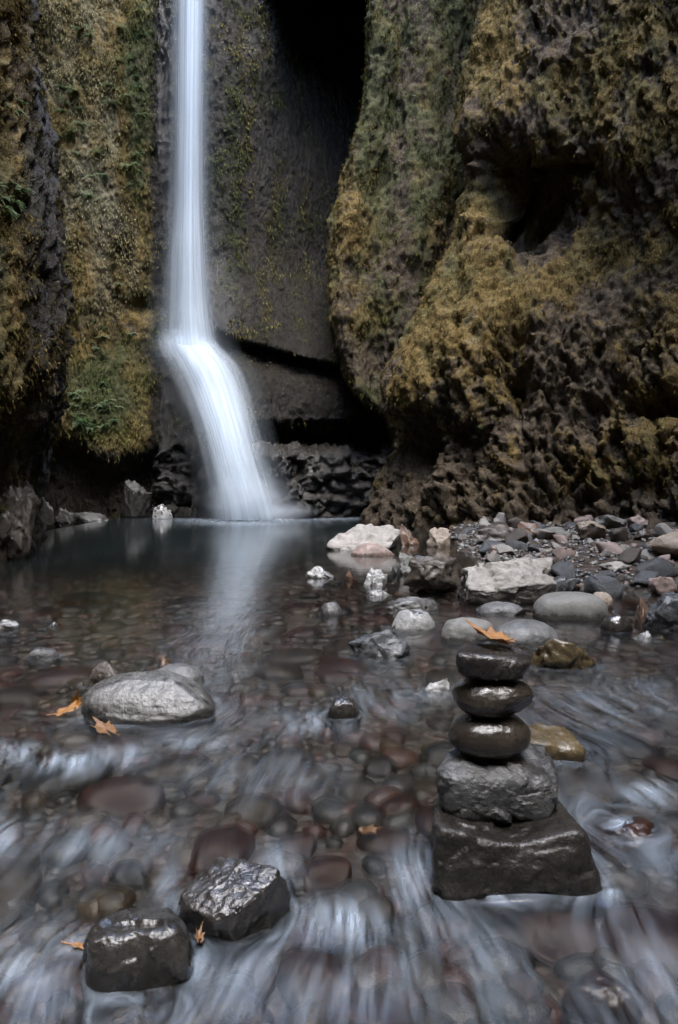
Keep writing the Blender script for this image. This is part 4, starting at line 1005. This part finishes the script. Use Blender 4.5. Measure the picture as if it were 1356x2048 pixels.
def leaf(name, label, loc, rot, size, curl, mat, stem_len=.6, squash=1.0, lobes=5, fold=0.0):
    """a lobed leaf cupped by its curl, with a midrib stalk"""
    nr, na = 9, 120
    th = np.linspace(0, 2 * math.pi, na, endpoint=False)
    R = 0.56 * np.ones(na)
    for a, l, wd in [(math.pi/2, 1.0, .36), (math.pi/2 - .95, .88, .33), (math.pi/2 + .95, .86, .33), (math.pi/2 - 1.85, .62, .3), (math.pi/2 + 1.85, .64, .3)][:lobes]:
        d = np.angle(np.exp(1j * (th - a))); R = np.maximum(R, l * np.exp(-(np.abs(d) / wd) ** 1.35))
    R = R * (1 + .05 * np.sin(th * 17) * (R > .45)); R = np.where(np.abs(np.angle(np.exp(1j * (th + math.pi / 2)))) < .25, .10, R)
    V = [np.zeros((1, 3))]
    for k in range(1, nr + 1):
        r = R * k / nr; x = r * np.cos(th) * squash; y = r * np.sin(th)
        z = curl * (x ** 2 * 1.1 + y ** 2 * .7) + fold * np.abs(x) + .05 * np.sin(th * 5 + 1) * (k / nr) ** 2 + .02 * np.sin(9 * x + 4 * y)
        V.append(np.stack([x, y, z], -1))
    V = np.concatenate(V) * size
    Fc = []
    for j in range(na): Fc.append([0, 1 + j, 1 + (j + 1) % na])
    for k in range(nr - 1):
        a = 1 + k * na; b = a + na
        for j in range(na):
            j2 = (j + 1) % na; Fc += [[a + j, b + j, b + j2], [a + j, b + j2, a + j2]]
    R_ = np.array(Matrix.Rotation(rot[2], 3, 'Z') @ Matrix.Rotation(rot[1], 3, 'Y') @ Matrix.Rotation(rot[0], 3, 'X'))
    root = empty(name, tuple(loc)); tag(root, label, 'leaf')
    # thin but solid blade
    n_ = len(V); V2 = np.concatenate([V, V - [0, 0, .0012]]); F2 = np.concatenate([np.array(Fc), np.array(Fc)[:, ::-1] + n_])
    rim = np.arange(n_ - na, n_); side = []
    for j in range(na): a, b = rim[j], rim[(j + 1) % na]; side += [[a, a + n_, b + n_], [a, b + n_, b]]
    mesh_obj('leaf_blade', V2 @ R_.T, np.concatenate([F2, side]), mat, root)
    m = 14; sv, sf = [], []
    for i in range(m):
        f = i / (m - 1); c_ = np.array([.05 * math.sin(2 * f), -stem_len * f, curl * .2 * f * f + .10 * f * f + .012]) * size
        for k in range(6):
            a = k * math.pi / 3; sv.append(c_ + np.array([math.cos(a), 0, math.sin(a)]) * (.0016 + .001 * f))
    for i in range(m - 1):
        for k in range(6):
            a, b = i * 6 + k, i * 6 + (k + 1) % 6; sf.append([a, b, b + 6, a + 6])
    mesh_obj('stalk', np.array(sv) @ R_.T, sf, mat, root)
    return root
def top_z(x, y, q): d = (q[:, 0] - x) ** 2 + (q[:, 1] - y) ** 2; return q[np.argsort(d)[:40], 2].max()
lp = at(990, 1290, YC + .03)
leaf('maple_leaf', 'curled orange maple leaf lying on top of the cairn', (lp[0], lp[1], top_z(lp[0], lp[1], q1) + .022), (.20, .08, .9), .095, .3, L_OR, .5, .8, fold=.12)
g = gnd(150, 1412); leaf('maple_leaf', 'amber leaf standing upright against the pale spotted boulder', (g[0], g[1], .012), (1.25, .2, .5), .055, 1.6, L_YE, .25, .6, 3)
g = gnd(132, 1432); leaf('maple_leaf', 'tan leaf with its stalk to the left, floating beside the spotted boulder', (g[0], g[1], .024), (.35, .1, -1.4), .085, .15, L_OR, .9, .8)
g = gnd(212, 1470); leaf('maple_leaf', 'torn tan leaf floating in front of the spotted boulder', (g[0], g[1], .024), (.3, .05, 1.0), .085, .12, L_TN, .9, .8)
g = gnd(398, 1892); leaf('maple_leaf', 'orange leaf caught behind the boxy black rock', (g[0], g[1], .018), (.3, .5, .3), .028, .8, L_TN, .3, .6, 3)
g = gnd(140, 1903); leaf('maple_leaf', 'red orange leaf stalk sticking out left of the boxy black rock', (g[0] + .02, g[1], .014), (0, 0, -1.7), .03, .2, L_OR, 1.3, .5, 3)
g = gnd(735, 1662, -.03); leaf('maple_leaf', 'sunken tan leaf in mid stream left of the cairn base', (g[0], g[1], -.03), (0, .05, -1.4), .05, .1, L_TN, .3, .6)

# ------------------------------------------------------------------ ferns and moss on the cliffs
def surf(name, px, py):
    Q, N, Z = CL[name]
    if name not in SURF: SURF[name] = proj(Q)
    X, Y = SURF[name]; d = (X - px) ** 2 + (Y - py) ** 2
    idx = np.argsort(d)[:12]; k = idx[np.argmin(Q[idx, 1])]
    return Q[k], N[k]
SURF = {}
FERN = NT('fern_green'); tt_ = FERN
oi = tt_.n('ObjectInfo'); cc = tt_.mix(oi.outputs['Random'], (.08, .15, .055), (.19, .25, .13))
dd_ = tt_.n('BsdfPrincipled', {'Base Color': cc, 'Roughness': .45}); tl_ = tt_.n('BsdfTranslucent', {'Color': cc})
FERN = tt_.done(tt_.n('MixShader', {0: .3, 1: dd_.outputs[0], 2: tl_.outputs[0]}).outputs[0])
fern_meshes = []
for k in range(5):
    r = random.Random(k); V, Fc = [], []
    for f in range(9):
        az = r.uniform(-1.5, 1.5); el = r.uniform(.1, .9); L = r.uniform(.6, 1.0); dr = r.uniform(.5, 1.1)
        nseg = 7
        for i in range(nseg):
            s0 = (i + .4) / nseg
            c0 = np.array([math.sin(az) * s0 * L, -math.cos(az) * s0 * L * .8, math.sin(el) * s0 * L - dr * (s0 * L) ** 2])
            wd = .17 * (1 - .75 * s0) * L; sd_ = np.array([math.cos(az), math.sin(az), 0]); up_ = np.array([0, 0, .05])
            fw = np.array([math.sin(az), -math.cos(az), -.3]) * .06
            for sg in (-1, 1):
                n0 = len(V); tip = c0 + sd_ * sg * wd + fw * 1.4 - up_
                V += [c0 - fw * .4, c0 + fw * .7, tip + fw * .5, tip - fw * .2]; Fc.append([n0, n0 + 1, n0 + 2, n0 + 3])
    o = mesh_obj('fern', np.array(V), Fc, FERN, smooth=False); fern_meshes.append(o.data); bpy.data.objects.remove(o)
rf_ = random.Random(21)
def fern_patch(cl, n, cx, cy, rx, ry, s0, s1, place):
    L = []
    for _ in range(n):
        a = rf_.random() * 6.28; q = math.sqrt(rf_.random()); L.append((cx + rx * q * math.cos(a), cy + ry * q * math.sin(a), rf_.uniform(s0, s1)))
    L.sort(key=lambda e: e[1])
    for k, (a, b, s_) in enumerate(L):
        q, n_ = surf(cl, a, b)
        o = bpy.data.objects.new('fern', rf_.choice(fern_meshes)); COL.objects.link(o)
        o.location = q - n_ * .03; s_ *= 1.2; o.scale = (s_, s_, s_); o.rotation_euler = (rf_.uniform(-.3, .3), rf_.uniform(-.3, .3), math.atan2(n_[0], -n_[1]) + rf_.uniform(-.5, .5))
        tag(o, '%s green fern tuft from the top %s' % (_fo[k], place), 'fern', 'ferns growing on the gorge walls')
_fo = ['first'] + [w_.strip() for w_ in _ord[1:20]] + ['twenty-' + w_ for w_ in ('first second third fourth fifth sixth seventh eighth ninth'.split())]
fern_patch('cliff_back', 20, 160, 210, 70, 200, .15, .32, 'on the tan upper wall left of the waterfall')
fern_patch('cliff_back', 20, 262, 200, 38, 200, .14, .28, 'on the green strip beside the waterfall')
fern_patch('cliff_back', 29, 185, 815, 55, 55, .12, .26, 'in the green patch low on the back wall')
fern_patch('cliff_back', 10, 125, 520, 15, 90, .12, .25, 'along the edge of the left wall')
fern_patch('cliff_back', 14, 215, 620, 50, 110, .10, .2, 'on the back wall left of the lower cascade')
fern_patch('cliff_left', 16, 25, 380, 28, 60, .07, .16, 'in the clump on the left wall')
fern_patch('cliff_left', 5, 40, 180, 30, 80, .06, .12, 'high on the left wall')
fern_patch('cliff_buttress', 16, 800, 220, 55, 220, .07, .14, 'on the buttress right of the falls')
fern_patch('cliff_right', 5, 1325, 580, 22, 30, .06, .10, 'at the right edge of the right cliff')
fern_patch('cliff_right', 8, 1200, 120, 140, 110, .06, .11, 'on the right cliff above the hollow')
fern_patch('cliff_right', 3, 955, 860, 12, 10, .06, .10, 'low on the right cliff above the beach')
fern_patch('cliff_right', 6, 1050, 500, 90, 40, .06, .1, 'under the dark hollow in the right cliff')

# hanging moss: short drooping blades over the mossy faces, one mass per cliff
def moss_mass(name, n, label, seed, smin, smax, pal):
    Q, N, Z = CL[name]; r = np.random.RandomState(seed)
    X, Y = proj(Q)
    nz = fbm(Q * 1.8 + 50, 3)
    pr = np.clip(Z[:, 0] + 2.0 * nz - .25, 0, 1.3) * ((X > -60) & (X < 1420) & (Y > -40) & (Y < 1040)) * np.clip(-N[:, 1] + .6 + .6 * np.abs(N[:, 0]), 0, 1)
    k = r.choice(len(Q), n, p=pr / pr.sum())
    P = Q[k] + r.normal(size=(n, 3)) * .03; Nn = N[k]
    L = r.uniform(smin, smax, n)[:, None]
    side = np.cross(Nn, [0, 0, 1.0]); side /= np.linalg.norm(side, axis=1, keepdims=True) + 1e-6
    side = side + r.normal(size=(n, 3)) * .5; wd = L * r.uniform(.12, .28, (n, 1))
    out = Nn * r.uniform(.25, .75, (n, 1)) + r.normal(size=(n, 3)) * .25; dn = np.array([0, 0, -1.0])
    a = P - Nn * .01; m1 = P + (out * .6 + dn * .25) * L; tip = P + (out * .75 + dn * .95) * L
    V = np.stack([a - side * wd * .4, a + side * wd * .4, m1 + side * wd * .5, m1 - side * wd * .5, tip], 1).reshape(-1, 3)
    i = np.arange(n) * 5
    Fc = np.concatenate([np.stack([i, i + 1, i + 2], -1), np.stack([i, i + 2, i + 3], -1), np.stack([i + 3, i + 2, i + 4], -1)])
    hue = np.clip(Z[k, 1] + .5 * fbm(Q[k] * 1.3 + 7, 2), 0, 1)[:, None]
    pa, pb, pc = [np.array(c_) for c_ in pal]
    c = np.where(hue < .5, pa + (pb - pa) * hue * 2, pb + (pc - pb) * (hue - .5) * 2) * r.uniform(.45, 1.45, (n, 1))
    T = np.repeat(np.concatenate([c, np.ones((n, 1))], 1), 5, 0)
    o = mesh_obj('hanging_moss', V, Fc, LEAFY, attrs={'tint': T}, smooth=False); tag(o, label, kind='stuff')
PAL = ((.058, .064, .020), (.150, .105, .034), (.23, .19, .10))
moss_mass('cliff_right', 42000, 'golden brown moss hanging on the right cliff', 1, .02, .065, PAL)
moss_mass('cliff_buttress', 42000, 'olive moss hanging on the buttress', 2, .03, .09, PAL)
moss_mass('cliff_back', 60000, 'tan moss and dry grass on the wall behind the falls', 3, .03, .10, ((.075, .09, .03), (.165, .14, .055), (.27, .25, .15)))
moss_mass('cliff_left', 30000, 'golden moss hanging on the left wall', 4, .02, .06, ((.035, .042, .015), (.095, .07, .026), (.13, .10, .05)))
